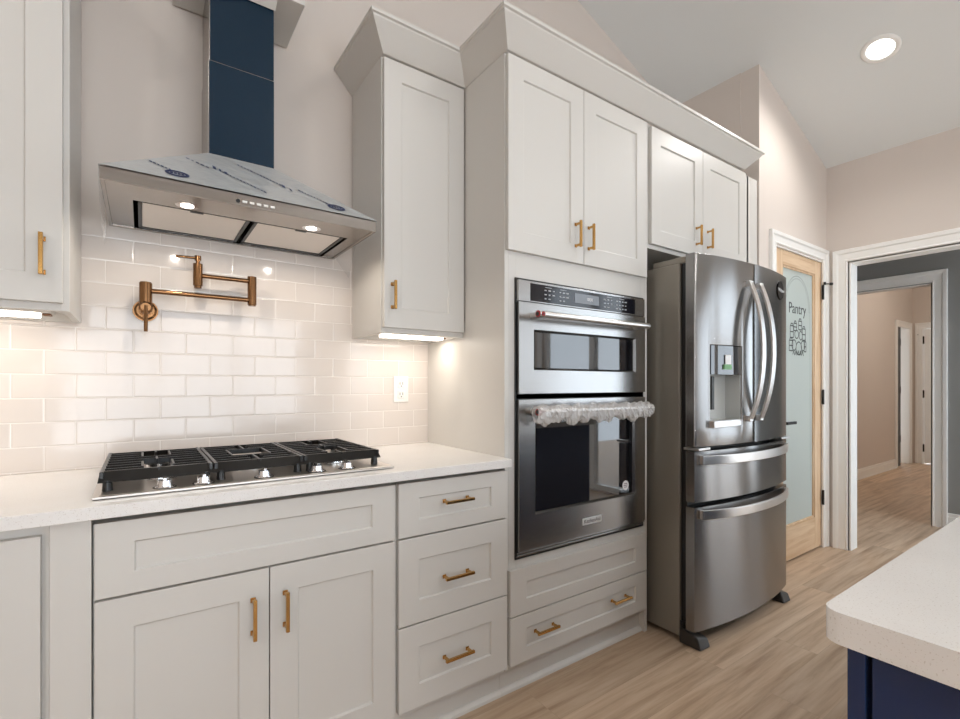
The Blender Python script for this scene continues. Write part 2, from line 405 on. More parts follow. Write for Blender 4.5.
# wall behind the camera with a wide glazed opening and two windows
WH = [(-2.6, -1.7, 0.9, 2.25), (-0.9, 2.1, 0.02, 2.25), (2.75, 3.65, 0.9, 2.25)]
gable('wall_front', YB-.12, YB, XL, XR, 'beige wall with the windows opposite the cabinets', holes=WH)
for i, (x0, x1, z0, z1) in enumerate(WH):
    wd = thing('window_%d' % (i+1), (x0, YB, z0), 'white framed window opposite the cabinets', 'window', None, 'structure')
    fr = MB(); t = 0.05
    for (a, b, c, d) in ((x0, x1, z0, z0+t), (x0, x1, z1-t, z1), (x0, x0+t, z0+t, z1-t), (x1-t, x1, z0+t, z1-t)): fr.box(a, b, YB-.09, YB-.02, c, d)
    nm = 3 if x1-x0 > 2 else 2
    for k in range(1, nm):
        xm = x0+(x1-x0)*k/nm; fr.box(xm-.03, xm+.03, YB-.085, YB-.025, z0+t, z1-t)
    fr.build('window_frame', TRIM, wd, 0.003)
    B(x0+t, x1-t, YB-.06, YB-.055, z0+t, z1-t).build('window_pane', PANE, wd)
    cs = MB()
    for (a, b, c, d) in ((x0-.09, x1+.09, z1, z1+.09), (x0-.09, x0, max(z0-.09, 0), z1), (x1, x1+.09, max(z0-.09, 0), z1)): cs.box(a, b, YB, YB+.018, c, d)
    cs.build('window_casing', TRIM, wd, 0.003)

for i, (y0, y1, z0, z1) in enumerate(((-3.10, -1.52, .02, 2.45), (-4.75, -3.75, .9, 2.35))):
    wd = thing('window_%d' % (i+4), (XR, y0, z0), 'white framed glazing in the right wall', 'window', None, 'structure')
    fr_ = MB(); t = .05
    for (a, b, c, d) in ((y0, y1, z0, z0+t), (y0, y1, z1-t, z1), (y0, y0+t, z0+t, z1-t), (y1-t, y1, z0+t, z1-t), ((y0+y1)/2-.04, (y0+y1)/2+.04, z0+t, z1-t)): fr_.box(XR+.02, XR+.09, a, b, c, d)
    fr_.build('window_frame', TRIM, wd, .003)
    B(XR+.05, XR+.055, y0+t, y1-t, z0+t, z1-t).build('window_pane', PANE, wd)
    cs = MB()
    for (a, b, c, d) in ((y0-.09, y1+.09, z1, z1+.09), (y0-.09, y0, max(z0-.09, 0), z1), (y1, y1+.09, max(z0-.09, 0), z1)): cs.box(XR-.018, XR, a, b, c, d)
    cs.build('window_casing', TRIM, wd, .003)

# hall beyond the right wall, and the room after it
HX = 5.45; HS = -1.50
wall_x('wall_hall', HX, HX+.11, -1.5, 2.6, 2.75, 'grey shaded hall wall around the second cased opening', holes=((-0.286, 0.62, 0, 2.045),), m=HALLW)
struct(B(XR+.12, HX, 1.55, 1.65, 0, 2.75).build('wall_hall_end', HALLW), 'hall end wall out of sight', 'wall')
struct(B(XR+.12, 12.0, -1.6, 2.8, 2.75, 2.85).build('ceiling_hall', CEIL), 'flat ceiling of the hall', 'ceiling')
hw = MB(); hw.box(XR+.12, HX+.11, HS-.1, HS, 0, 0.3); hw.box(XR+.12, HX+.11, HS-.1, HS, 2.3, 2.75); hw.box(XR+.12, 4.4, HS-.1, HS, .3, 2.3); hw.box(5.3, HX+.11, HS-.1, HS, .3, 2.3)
struct(hw.build('wall_hall_added_opening', HALLW), 'hall wall out of sight with an opening added to let light in', 'wall')  # unseen window opening, added to bring light into the hall
EX = 9.6
wall_ = MB()
for (a, b, z0, z1) in ((HX+.11, 8.86, 0, 2.75), (8.86, 9.44, 2.04, 2.75), (9.44, EX, 0, 2.75)): wall_.box(a, b, 0.79, 0.91, z0, z1)
struct(wall_.build('wall_bedroom_left', WALL), 'beige wall of the far room with a baseboard', 'wall')
struct(B(HX+.11, 10.6, 1.9, 2.0, 0, 2.75).build('wall_closet', WALL), 'wall inside the far closet', 'wall')
wall_x('wall_bedroom_end', EX, EX+.1, -1.6, 0.91, 2.75, 'beige end wall of the far room', holes=((-0.10, 0.68, 0, 2.04),))
struct(B(HX+.11, EX, -1.6, -1.5, 0, 2.75).build('wall_bedroom_right', WALL), 'right wall of the far room out of sight', 'wall')
struct(B(EX+.1, 10.7, -1.0, -0.9, 0, 2.75).build('wall_beyond', WALL), 'wall beyond the far door', 'wall')

# ---- casings (moulded profile: back band, field, inner bead)
def casing(name, path, normal, wd=0.085, th=0.018, label='', inward=1, m=TRIM):
    """path = [(u,z)...] inner-edge polyline; built for plane 'y' (normal=('y',Y,-1)) or plane x"""
    ax, pos, sgn = normal
    prof = [(0, 0), (0, th*.55), (.006, th*.7), (wd*.18, th*.5), (wd*.62, th*.62), (wd*.72, th*1.0), (wd*.97, th*1.1), (wd, th*.9), (wd, 0)]
    # offset polyline outwards with mitres
    n = len(path); mb = MB(); rings = []
    for i, p in enumerate(path):
        p = Vector(p)
        ds = []
        if i > 0: d = (p-Vector(path[i-1])).normalized(); ds.append(Vector((-d.y, d.x)))
        if i < n-1: d = (Vector(path[i+1])-p).normalized(); ds.append(Vector((-d.y, d.x)))
        if len(ds) == 2: nn = (ds[0]+ds[1]); nn = nn/(nn.dot(ds[0]))
        else: nn = ds[0]
        nn *= inward
        ring = []
        for o, h in prof:
            q = p+nn*o
            if ax == 'y': ring.append((q.x, pos+sgn*h, q.y))
            else: ring.append((pos+sgn*h, q.x, q.y))
        rings.append(ring)
    k = len(prof)
    mb.v = [v for r in rings for v in r]
    for i in range(n-1):
        for j in range(k): mb.f.append((i*k+j, i*k+(j+1) % k, (i+1)*k+(j+1) % k, (i+1)*k+j))
    mb.f += [tuple(range(k)), tuple(range((n-1)*k, n*k))]; mb.sm = [False]*len(mb.f)
    return struct(mb.build(name, m, None, 0.0012), label, 'trim')
# pantry casing. path goes up the left side, across, down the right (outward = left of direction)
casing('trim_1', [(3.325, 0), (3.325, 2.098), (4.065, 2.098), (4.065, 0)], ('y', 0.02, -1), 0.078, 0.02, 'white moulded casing around the pantry door')
pj = MB(); pj.box(3.335, 3.345, 0.02, 0.13, 0, 2.085); pj.box(4.075, 4.085, 0.02, 0.13, 0, 2.085); pj.box(3.335, 4.085, 0.02, 0.13, 2.085, 2.0949)
struct(pj.build('trim_2', TRIM), 'white jamb of the pantry doorway', 'trim')
# hall opening casing (drawn in (y,z); interior of opening is towards -y)
casing('trim_3', [(-0.112, 0), (-0.112, 2.073), (-1.308, 2.073), (-1.308, 0)], ('x', XR, -1), 0.088, 0.02, 'white moulded casing of the hall opening', inward=-1)
oj = MB(); oj.box(XR, XR+.12, -0.13, -0.112, 0, 2.055); oj.box(XR, XR+.12, -1.31, -1.29, 0, 2.055); oj.box(XR, XR+.12, -1.31, -.112, 2.055, 2.073)
struct(oj.build('trim_4', TRIM, None, .001), 'white jamb lining of the hall opening', 'trim')
casing('trim_5', [(0.63, 0), (0.63, 2.052), (-0.294, 2.052), (-0.294, 0)], ('x', HX, -1), 0.096, 0.02, 'pale casing of the second opening across the hall', inward=-1)
o2 = MB(); o2.box(HX, HX+.11, -0.300, -0.286, 0, 2.044); o2.box(HX, HX+.11, 0.62, 0.634, 0, 2.044); o2.box(HX, HX+.11, -.286, .62, 2.038, 2.0449)
struct(o2.build('trim_6', TRIM), 'pale jamb lining of the second opening', 'trim')
casing('trim_7', [(8.87, 0), (8.87, 2.03), (9.43, 2.03), (9.43, 0)], ('y', 0.79, -1), 0.085, 0.018, 'white casing of the far open doorway')
casing('trim_8', [(0.67, 0), (0.67, 2.03), (-0.09, 2.03), (-0.09, 0)], ('x', EX, -1), 0.085, 0.018, 'white casing of the far closed door', inward=-1)

def baseboard(name, ax, pos, a, b, sgn, label):
    mb = MB()
    for (h0, h1, t) in ((0, 0.10, 0.014), (0.10, 0.13, 0.010), (0, 0.018, 0.024)):
        if ax == 'y': mb.box(a, b, pos, pos+sgn*t, h0, h1)
        else: mb.box(pos, pos+sgn*t, a, b, h0, h1)
    return struct(mb.build(name, TRIM, None, 0.003), label, 'baseboard')
baseboard('baseboard_left', 'y', 0.79, HX+.11, 8.785, -1, 'white baseboard along the far room wall')
baseboard('baseboard_hall', 'x', HX, -1.48, -0.383, -1, 'white baseboard under the grey hall wall')
baseboard('baseboard_right', 'x', XR, YB, -3.35, -1, 'white baseboard on the right kitchen wall')
baseboard('baseboard_end', 'x', EX, -1.48, -0.18, -1, 'white baseboard of the far end wall')

def hinge(parent, x, y, z, ax='y', h=0.09):
    m = MB()
    if ax == 'y': m.box(x-.010, x+.012, y-.003, y+.001, z-h/2, z+h/2); m.cyl((x, y-.006, z-h/2-.004), (x, y-.006, z+h/2+.004), .0065, n=12)
    else: m.box(y-.003, y+.001, x-.010, x+.012, z-h/2, z+h/2); m.cyl((y-.006, x, z-h/2-.004), (y-.006, x, z+h/2+.004), .0065, n=12)
    return m.build('hinge', HINGE, parent)

# ---- pantry door: natural wood frame, frosted glass with etched word and produce drawing
dr = thing('door_1', (3.71, 0.045, 0), 'natural wood pantry door with frosted etched glass', 'door', None, 'structure')
DX0, DX1, DZ0, DZ1 = 3.348, 4.072, 0.012, 2.082; Y0 = 0.028; GX0, GX1, GZ0, GZ1 = 3.46, 3.965, 0.235, 1.985
st = MB(); st.box(DX0, GX0, Y0, Y0+.04, DZ0, DZ1); st.box(GX1, DX1, Y0, Y0+.04, DZ0, DZ1)
st.build('stile', WOOD, dr, 0.002)
rl = MB(); rl.box(GX0, GX1, Y0, Y0+.04, DZ0, GZ0); rl.box(GX0, GX1, Y0, Y0+.04, GZ1, DZ1)
rl.build('rail', WOODH, dr, 0.002)
bd = MB()
for (a, b, c, d) in ((GX0, GX1, GZ0, GZ0+.013), (GX0, GX1, GZ1-.013, GZ1), (GX0, GX0+.013, GZ0, GZ1), (GX1-.013, GX1, GZ0, GZ1)): bd.box(a, b, Y0+.004, Y0+.016, c, d)
bd.build('glazing_bead', WOOD, dr, 0.003)
gl = B(GX0+.01, GX1-.01, Y0+.014, Y0+.022, GZ0+.01, GZ1-.01).build('glass_panel', FROST, dr)
text_mesh('etched_word', 'Pantry', 0.105, (3.713, Y0+.0135, 1.712), FACE_Y, ETCH, dr, 0.0004, 1.0)
# etched drawing: shelf of jars, a bag, a bottle, fruit; outlines only, plus an arch line
def ring_line(m, pts, r=0.0036, closed=True):
    n = len(pts)
    for i in range(n if closed else n-1):
        a = Vector(pts[i]); b = Vector(pts[(i+1) % n]); d = (b-a); 
        if d.length < 1e-5: continue
        d.normalize(); s = Vector((-d.z, 0, d.x))*r; y = Y0+.0132
        e = [a+s, b+s, b-s, a-s]
        m.add([(p.x, y, p.z) for p in e], [(0, 1, 2, 3)])
et = MB()
def circ(cx, cz, rx, rz, a0=0, a1=2*PI, n=20): return [(cx+rx*math.cos(a0+(a1-a0)*i/n), 0, cz+rz*math.sin(a0+(a1-a0)*i/n)) for i in range(n+1)]
V3 = lambda pts: [Vector(p) for p in pts]
for (cx, cz, rx, rz) in ((3.66, 1.40, .034, .036), (3.735, 1.38, .045, .045), (3.80, 1.40, .03, .035), (3.70, 1.475, .03, .028), (3.765, 1.47, .026, .03)):
    ring_line(et, V3(circ(cx, cz, rx, rz)))
for (x0, x1, z0, z1) in ((3.60, 3.65, 1.45, 1.53), (3.655, 3.70, 1.50, 1.55), (3.73, 3.78, 1.51, 1.57), (3.79, 3.84, 1.44, 1.52), (3.585, 3.64, 1.36, 1.43), (3.82, 3.85, 1.36, 1.43)):
    ring_line(et, V3([(x0, 0, z0), (x1, 0, z0), (x1, 0, z1), (x0, 0, z1)])); ring_line(et, V3([(x0+.008, 0, z1), (x1-.008, 0, z1), (x1-.012, 0, z1+.016), (x0+.012, 0, z1+.016)]))
    ring_line(et, V3([(x0, 0, (z0+z1)/2), (x1, 0, (z0+z1)/2)]), closed=False)
for k in range(5):
    ring_line(et, V3([(3.64+k*.035, 0, 1.335), (3.655+k*.035, 0, 1.365), (3.668+k*.035, 0, 1.33)]), closed=False, r=.004)
et.v = [(x, y, z+.062) for x, y, z in et.v]
et.build('etched_drawing', ETCH, dr)
ea = MB(); ring_line(ea, V3(circ((GX0+GX1)/2, 1.70, .20, .24, 0, PI, 28)), r=.002, closed=False); ring_line(ea, V3(circ((GX0+GX1)/2, 1.70, .185, .222, 0, PI, 28)), r=.0015, closed=False)
for sx in (-1, 1):
    ring_line(ea, V3([((GX0+GX1)/2+sx*.20, 0, 1.70), ((GX0+GX1)/2+sx*.21, 0, 0.5)]), r=.0015, closed=False)
ea.build('etched_arch', mat('etched_line', srgb(150, 160, 156), .5), dr)
hd = MB(); hd.cyl((3.40, Y0, .94), (3.40, Y0-.012, .94), .026); hd.cyl((3.40, Y0-.01, .94), (3.40, Y0-.05, .94), .009); hd.box(3.39, 3.52, Y0-.06, Y0-.045, .931, .949)
# lever seen just past the refrigerator edge
hd.build('door_handle', HINGE, dr, .002)
for z in (1.864, 1.10, 0.368): hinge(dr, 4.068, 0.018, z, 'y', 0.10)
hs = MB(); hs.cyl((4.068, 0.010, 1.925), (4.112, -0.02, 1.925), .004, n=10); hs.cyl((4.108, -.017, 1.925), (4.12, -.026, 1.925), .010, n=12); hs.cyl((4.06, .0, 1.915), (4.06, .0, 1.935), .008, n=12)
hs.build('hinge_stop', HINGE, dr)

# ---- far doors
d2 = thing('door_2', (9.15, 0.85, 0), 'white open door in the far left doorway', 'door', None, 'structure')
B(8.95, 8.99, 0.93, 1.55, 0.01, 2.03).build('door_panel', TRIM, d2, .002)
jm = MB(); jm.box(8.86, 8.875, .79, .91, 0, 2.035); jm.box(9.425, 9.44, .79, .91, 0, 2.035); jm.box(8.86, 9.44, .79, .91, 2.025, 2.04); jm.build('jamb', TRIM, d2)
B(8.876, 9.05, 0.793, 0.86, 0.01, 2.024).build('door_edge_or_gap_shade', BLACK, d2)  # black slab standing in for the shade in the doorway gap
for z in (1.805, 1.11, .401):
    B(8.95-.09, 8.95+.07, .782, .80, z-.05, z+.05).build('hinge', HINGE, d2)
d3 = thing('door_3', (EX, 0.29, 0), 'white closed door at the end of the far room', 'door', None, 'structure')
mb = MB(); mb.box(EX+.012, EX+.05, -.085, .655, .012, 2.02)
mb.build('door_panel', TRIM, d3, .002)
j3 = MB(); j3.box(EX, EX+.1, .66, .68, 0, 2.04); j3.box(EX, EX+.1, -.1, -.09, 0, 2.04); j3.box(EX, EX+.1, -.1, .68, 2.025, 2.04); j3.build('jamb', TRIM, d3)
for z in (1.856, 1.047, .238): hinge(d3, .662, EX-.001, z, 'x', .11)
B(EX-.045, EX-.001, .715, .722, 1.935, 1.942).build('hinge_stop', HINGE, d3)

# ================================================================== CABINETS
def frame_box(parent, x0, x1, yf, yb, z0, z1, name='cabinet_box', m=CAB, bevel=0.0012):
    return B(x0, x1, yf, yb, z0, z1).build(name, m, parent, bevel)

def toe(x0, x1, parent):
    t = B(x0, x1, .052, .10, 0, .10).build('toe_kick', CAB, parent)
    m = MB(); m.add([(x, y, z) for x in (x0, x1) for y, z in ((.0515, 0), (.034, 0), (.036, .010), (.044, .018), (.0515, .020))], [(0, 1, 2, 3, 4), (9, 8, 7, 6, 5)]+[(i, 5+i, 5+(i+1) % 5, (i+1) % 5) for i in range(5)])
    m.build('shoe_moulding', CAB, t)
# base cabinets ----------------------------------------------------
bc = thing('base_cabinet', (-0.53, 0.32, 0), 'grey-white base cabinet at the far left, left of the wide cooktop cabinet', 'cabinet', 'lower cabinets')
frame_box(bc, -0.92, -0.176, 0.02, 0.62, 0.10, 0.8830)
B(-0.168, -0.0955, 0.0, 0.3, 0.10, 0.8830).build('filler_strip', CAB, bc, .001)
B(-0.176, -0.168, 0.012, 0.3, 0.10, 0.8830).build('filler_return', CAB, bc)
shaker(-0.905, -0.183, 0.123, 0.858, 0.0).build('door', CAB, bc, .0012)
B(-0.92, -0.0955, 0.052, 0.1, 0, 0.10).build('toe_kick', CAB, bc)

sb = thing('base_cabinet', (0.289, 0.32, 0), 'wide grey-white base cabinet with two doors under the gas cooktop', 'cabinet', 'lower cabinets')
sbx = MB(); sbx.box(-0.0945, 0.6685, 0.02, 0.619, 0.10, 0.864); sbx.box(-0.0945, 0.6685, 0.10, 0.619, 0.864, 0.8830); sbx.build('cabinet_box', CAB, sb, .001)
shaker(-0.0905, 0.6645, 0.6925, 0.869, 0.0, st=.076, rt=.052).build('drawer_front', CAB, sb, .0012)
for (a, b, hx) in ((-0.0905, 0.2865, 0.246), (0.2895, 0.6645, 0.329)):
    d = shaker(a, b, 0.123, 0.6865, 0.0, st=.074).build('door', CAB, sb, .0012)
    bar_pull(d, (hx, 0.510), (hx, 0.618))
toe(-0.0945, 0.6685, sb)

db = thing('drawer_base_cabinet', (0.90, 0.32, 0), 'grey-white three-drawer base cabinet between the cooktop cabinet and the wall ovens', 'cabinet', 'lower cabinets')
dbx = MB(); dbx.box(0.6695, 1.1245, 0.02, 0.619, 0.10, 0.864); dbx.box(0.6695, 1.1245, 0.10, 0.619, 0.864, 0.8830); dbx.build('cabinet_box', CAB, db, .001)
for (z0, z1, rt, pz) in ((0.6925, 0.869, .052, .7925), (0.4035, 0.6865, .074, .534), (0.123, 0.3985, .076, .258)):
    d = shaker(0.6775, 1.1225, z0, z1, 0.0, st=.074, rt=rt).build('drawer', CAB, db, .0012)
    bar_pull(d, (0.838, pz), (0.952, pz))
toe(0.6695, 1.1245, db)

# tall oven cabinet --------------------------------------------------
TX0, TX1 = 1.1255, 1.998
tc_ = thing('oven_cabinet', (1.56, 0.32, 0), 'tall grey-white cabinet housing the wall ovens', 'cabinet')
bx = MB()
bx.box(TX0, TX0+.019, 0.02, 0.62, 0.10, 2.452)           # left side
bx.box(TX1-.019, TX1, 0.02, 0.62, 0.0, 2.452)            # right side
bx.box(TX0+.019, 1.181, 0.02, 0.07, 0.1, 2.452); bx.box(1.950, TX1-.019, 0.02, 0.07, 0.1, 2.452)
bx.box(1.181, 1.950, 0.02, 0.07, 1.60, 2.452); bx.box(1.181, 1.950, 0.02, 0.07, 0.1, 0.522)
bx.box(TX0+.019, TX1-.019, 0.07, 0.60, 1.60, 1.62); bx.box(TX0+.019, TX1-.019, 0.07, 0.60, 0.49, 0.512); bx.box(TX0+.019, TX1-.019, .6, .62, .5, 2.4)
bx.build('cabinet_box', CAB, tc_, .001)
for (a, b, hx) in ((1.1285, 1.5365, 1.488), (1.5395, 1.9735, 1.5665)):
    d = shaker(a, b, 1.703, 2.443, 0.0, st=.076).build('door', CAB, tc_, .0012)
    bar_pull(d, (hx, 1.763), (hx, 1.872))
for (z0, z1, rt, ps) in ((0.3085, 0.484, .054, ()), (0.123, 0.3035, .054, ((1.252, 1.366), (1.706, 1.820)))):
    d = shaker(1.1385, 1.966, z0, z1, 0.0, st=.08, rt=rt).build('drawer', CAB, tc_, .0012)
    for (a, b) in ps: bar_pull(d, (a, 0.226), (b, 0.226))
toe(TX0, TX1-.019, tc_)

# cabinet over the refrigerator ---------------------------------------
oc = thing('refrigerator_cabinet', (2.47, 0.3, 1.85), 'two-door grey-white cabinet above the refrigerator', 'cabinet')
frame_box(oc, 2.0, 2.94, 0.02, 0.62, 1.853, 2.452)
for (a, b, hx) in ((2.008, 2.4545, 2.392), (2.4575, 2.915, 2.500)):
    d = shaker(a, b, 1.872, 2.438, 0.0, st=.074).build('door', CAB, oc, .0012)
    bar_pull(d, (hx, 1.921), (hx, 2.025))
ep = thing('end_panel', (3.0, 0.3, 0), 'tall grey-white panel between the refrigerator and the pantry wall', 'panel')
m_ = MB(); m_.box(2.985, 3.004, 0.03, 0.62, 0, 2.452); m_.box(2.941, 3.113, 0.030, 0.049, 1.853, 2.452); m_.box(3.004, 3.113, .03, .049, 0, 1.853)
m_.build('panel_board', CAB, ep, .001)

# wall cabinets ---------------------------------------------------------
def wall_cab(x0, x1, dx0, dx1, label, hx, extra=0):
    t = thing('wall_cabinet', ((x0+x1)/2, 0.45, 1.39), label, 'cabinet', 'upper wall cabinets')
    mb = MB(); z0 = 1.392; z1 = 2.452
    mb.box(x0, x0+.019, .31, .619, z0, z1); mb.box(x1-.019, x1, .31, .619, z0, z1)
    mb.box(x0+.019, x1-.019, .33, .60, z0+.025, z0+.04)
    mb.box(x0+.019, x1-.019, .33, .60, 2.43, z1); mb.box(x0+.019, x1-.019, .6, .619, z0, z1); mb.box(x0+.019, x1-.019, .31, .33, z0, z1)
    mb.build('cabinet_box', CAB, t, .001)
    for a, b, h in zip(dx0, dx1, hx):
        d = shaker(a, b, 1.412, 2.443, 0.29, st=.074).build('door', CAB, t, .0012)
        bar_pull(d, (h, 1.480), (h, 1.588), 0.29)
    return t
wall_cab(-1.02, -0.163, (-1.0, -0.5755), (-0.5785, -0.176), 'grey-white wall cabinet left of the range hood', (-0.62, -0.216))
wall_cab(0.751, 1.1265, (0.7555,), (1.1185,), 'narrow grey-white wall cabinet between the range hood and the oven cabinet', (0.789,))

# crown mouldings -------------------------------------------------------
def crown(name, path, label, parent=None, k=1.19, z0=2.452, z1=2.549):
    prof = [(0.0, z0), (0.004, z0+.004), (0.018, z0+.022), (0.040, z0+.052), (0.058, z0+.076), (0.060, z0+.082), (0.067, z0+.084), (0.067, z1), (-0.012, z1), (-0.012, z0)]
    k_ = k; n = len(path); k = len(prof); mb = MB()
    for i, p in enumerate(path):
        p = Vector(p); ds = []
        if i > 0: d = (p-Vector(path[i-1])).normalized(); ds.append(Vector((-d.y, d.x)))
        if i < n-1: d = (Vector(path[i+1])-p).normalized(); ds.append(Vector((-d.y, d.x)))
        nn = ds[0] if len(ds) == 1 else (ds[0]+ds[1])/((ds[0]+ds[1]).dot(ds[0]))
        mb.v += [((p-nn*o*k_).x, (p-nn*o*k_).y, z) for o, z in prof]
    for i in range(n-1):
        for j in range(k): mb.f.append((i*k+j, i*k+(j+1) % k, (i+1)*k+(j+1) % k, (i+1)*k+j))
    mb.f += [tuple(range(k)), tuple(range((n-1)*k, n*k))]; mb.sm = [False]*len(mb.f)
    o = mb.build(name, CAB, None, .0008)
    if parent:
        o.data.transform(Matrix.Translation(-wloc(parent))); o.parent = parent; o['label'] = label; return o
    return tag(o, label, 'moulding', 'crown mouldings')
crown('crown_moulding', [(0.751, 0.624), (0.751, 0.289), (1.124, 0.289), (1.124, -0.001), (2.895, -0.001), (2.895, 0.10)], 'long stepped white crown moulding over the oven and refrigerator cabinets')
crown('crown_moulding', [(-1.02, 0.289), (-0.163, 0.289), (-0.163, 0.624)], 'white crown moulding over the wall cabinet left of the hood')


# ================================================================== COUNTERTOP, BACKSPLASH
ct = B(-0.95, 1.1275, -0.0225, 0.619, 0.8835, 0.914).build('countertop', QUARTZ, None, .002)
tag(ct, 'white quartz countertop under the gas cooktop', 'countertop')
bs = B(-1.2, 1.1275, 0.620, 0.6275, 0.9145, 1.743).build('tile_backsplash', TILE)
tag(bs, 'glossy white subway tile backsplash behind the cooktop', 'backsplash')

# outlet ------------------------------------------------------------------
ou = thing('wall_outlet', (0.982, 0.62, 1.17), 'white double outlet on the tile backsplash', 'outlet')
B(0.945, 1.020, 0.614, 0.6198, 1.110, 1.230).build('cover_plate', WHITEP, ou, .003)
for z in (1.146, 1.194):
    r = B(0.965, 1.000, 0.611, 0.6145, z-.018, z+.018).build('socket', WHITEP, ou, .003)
    s_ = MB(); s_.box(.974, .9765, .6105, .612, z-.004, z+.009); s_.box(.988, .9905, .6105, .612, z-.004, z+.009); s_.cyl((.9822, .6105, z-.010), (.9822, .612, z-.010), .003, n=10)
    s_.build('slot', BLACK, r)

# under-cabinet lights ------------------------------------------------------
def strip(x0, x1, y, label, e):
    t = thing('under_cabinet_light', ((x0+x1)/2, y, 1.38), label, 'light', 'under-cabinet lights')
    B(x0, x1, y-.035, y+.035, 1.399, 1.4165).build('housing', WHITEP, t, .003)
    B(x0+.01, x1-.03, y-.028, y+.028, 1.388, 1.3985).build('diffuser', LED, t, .003)
    B(x1-.022, x1-.004, y-.02, y+.02, 1.394, 1.3985).build('connector', mat('light_connector', srgb(120, 80, 50), .5), t)
    l = lamp('strip_glow', 'AREA', (0, 0, 0), e, (1.0, 0.90, 0.78), x1-x0-.05, (0, 0, 0), .05)
    l.parent = t; l.location = (0, 0, .003)
strip(-0.95, -0.215, .47, 'lit white light bar under the left wall cabinet', 1.3)
strip(0.80, 1.12, .44, 'lit white light bar under the narrow right wall cabinet', 1.15)

# ================================================================== COOKTOP
ck = thing('gas_cooktop', (0.297, 0.32, 0.914), 'stainless five-burner gas cooktop with black grates set in the quartz', 'cooktop')
pl = MB(); pl.prism([(-.099, .05), (.685, .05), (.685, .575), (-.099, .575)], .9165, .921)
pl.box(-.088, .674, .062, .564, .9143, .922)
pl.build('steel_tray', TRAY, ck, .002)
bur = [(0.045, .235, .030), (0.045, .455, .038), (0.297, .335, .052), (0.545, .235, .038), (0.545, .455, .030)]
for (x, y, r) in bur:
    b_ = MB(); b_.cyl((x, y, .922), (x, y, .926), r*1.35); b_.cyl((x, y, .926), (x, y, .937), r, r*.95)
    bo = b_.build('burner', CHROME, ck, .001)
    c_ = MB(); c_.cyl((x, y, .937), (x, y, .9435), r*.98, r*.9); c_.build('burner_cap', IRON, bo, .002)
def grate(x0, x1, centre):
    y0, y1 = .112, .560; zt = .970; zb = .947; m = MB(); bw = .0062
    def bar(ax, a, b, c, z0=None, z1=None, w=bw):
        z0 = zt-.016 if z0 is None else z0; z1 = zt if z1 is None else z1
        if ax == 'x': m.box(a, b, c-w/2, c+w/2, z0, z1)
        else: m.box(c-w/2, c+w/2, a, b, z0, z1)
    # sloping front and back skirts
    for (ya, yb) in ((y0, y0+.026), (y1, y1-.026)):
        v = [(x0-.004, ya, zb-.003), (x1+.004, ya, zb-.003), (x1, yb, zt), (x0, yb, zt), (x0-.004, ya+(.006 if yb > ya else -.006), zb-.003), (x1+.004, ya+(.006 if yb > ya else -.006), zb-.003), (x1, yb+(.008 if yb > ya else -.008), zt), (x0, yb+(.008 if yb > ya else -.008), zt)]
        m.add(v, [(0, 1, 2, 3), (4, 7, 6, 5), (0, 4, 5, 1), (3, 2, 6, 7), (0, 3, 7, 4), (1, 5, 6, 2)])
    for x in (x0+.004, x1-.004): bar('y', y0+.01, y1-.01, x, zb-.003, zt, .009)
    xm = (x0+x1)/2
    ny = 8
    for i in range(1, ny):
        y = y0+.02+(y1-y0-.04)*i/ny
        if centre:
            gap = .05 if .35 < abs(i-ny/2)/ny*2 < 2 else .0
            gap = .055 if abs(y-.335) < .09 else .018
        else: gap = .036 if (abs(y-.235) < .055 or abs(y-.455) < .055) else .0
        if gap == 0: bar('x', x0, x1, y)
        else: bar('x', x0, xm-gap, y); bar('x', xm+gap, x1, y)
    # bright-topped spine running front to back
    if centre:
        bar('y', y0+.02, .26, xm); bar('y', .41, y1-.02, xm); 
        for s in (-1, 1): bar('y', .26, .41, xm+s*.055); 
        bar('x', xm-.055, xm+.055, .26); bar('x', xm-.055, xm+.055, .41)
    else:
        bar('y', .315, .375, xm); bar('y', y0+.02, .20, xm); bar('y', .49, y1-.02, xm)
        for yc in (.235, .455):
            for s in (-1, 1): bar('y', yc-.055, yc+.055, xm+s*.036)
    g = m.build('grate', IRON, ck, .0012)
    for x in (x0+.016, x1-.016):
        for y in (y0+.012, y1-.012):
            f = MB(); f.cyl((x, y, .922), (x, y, zb+.002), .0115, .0100, n=14); f.build('rubber_foot', BLACK, g)
grate(-.088, .1625, False); grate(.1675, .4095, True); grate(.4145, .661, False)
# knobs
k0 = None
for x in (0.049, 0.138, 0.292, 0.445, 0.541):
    if k0 is None:
        m = MB(); m.cyl((x, .092, .922), (x, .092, .926), .023, .022); m.cyl((x, .092, .926), (x, .092, .941), .0175, .0155); m.box(x-.0045, x+.0045, .074, .110, .940, .949)
        k0 = m.build('knob', CHROME, ck, .0015); kx = x
        c = MB(); c.cyl((x, .092, .9221), (x, .092, .9235), .027); kc = c.build('knob_ring', BLACK, k0); k0_ = (k0, kc)
    else:
        k = k0.copy(); COL.objects.link(k); k.parent = ck; k.location = (x-kx, (x-kx)*.01, 0)
        q = kc.copy(); COL.objects.link(q); q.parent = k

# ================================================================== RANGE HOOD
hd_ = thing('range_hood', (0.29, 0.39, 1.725), 'stainless pyramid chimney range hood with blue film above the cooktop', 'range hood')
HX0, HX1, HY0, HY1, HZ0, HZ1 = -.091, .671, .165, .619, 1.725, 1.7605
bm_ = MB(); t = .0015
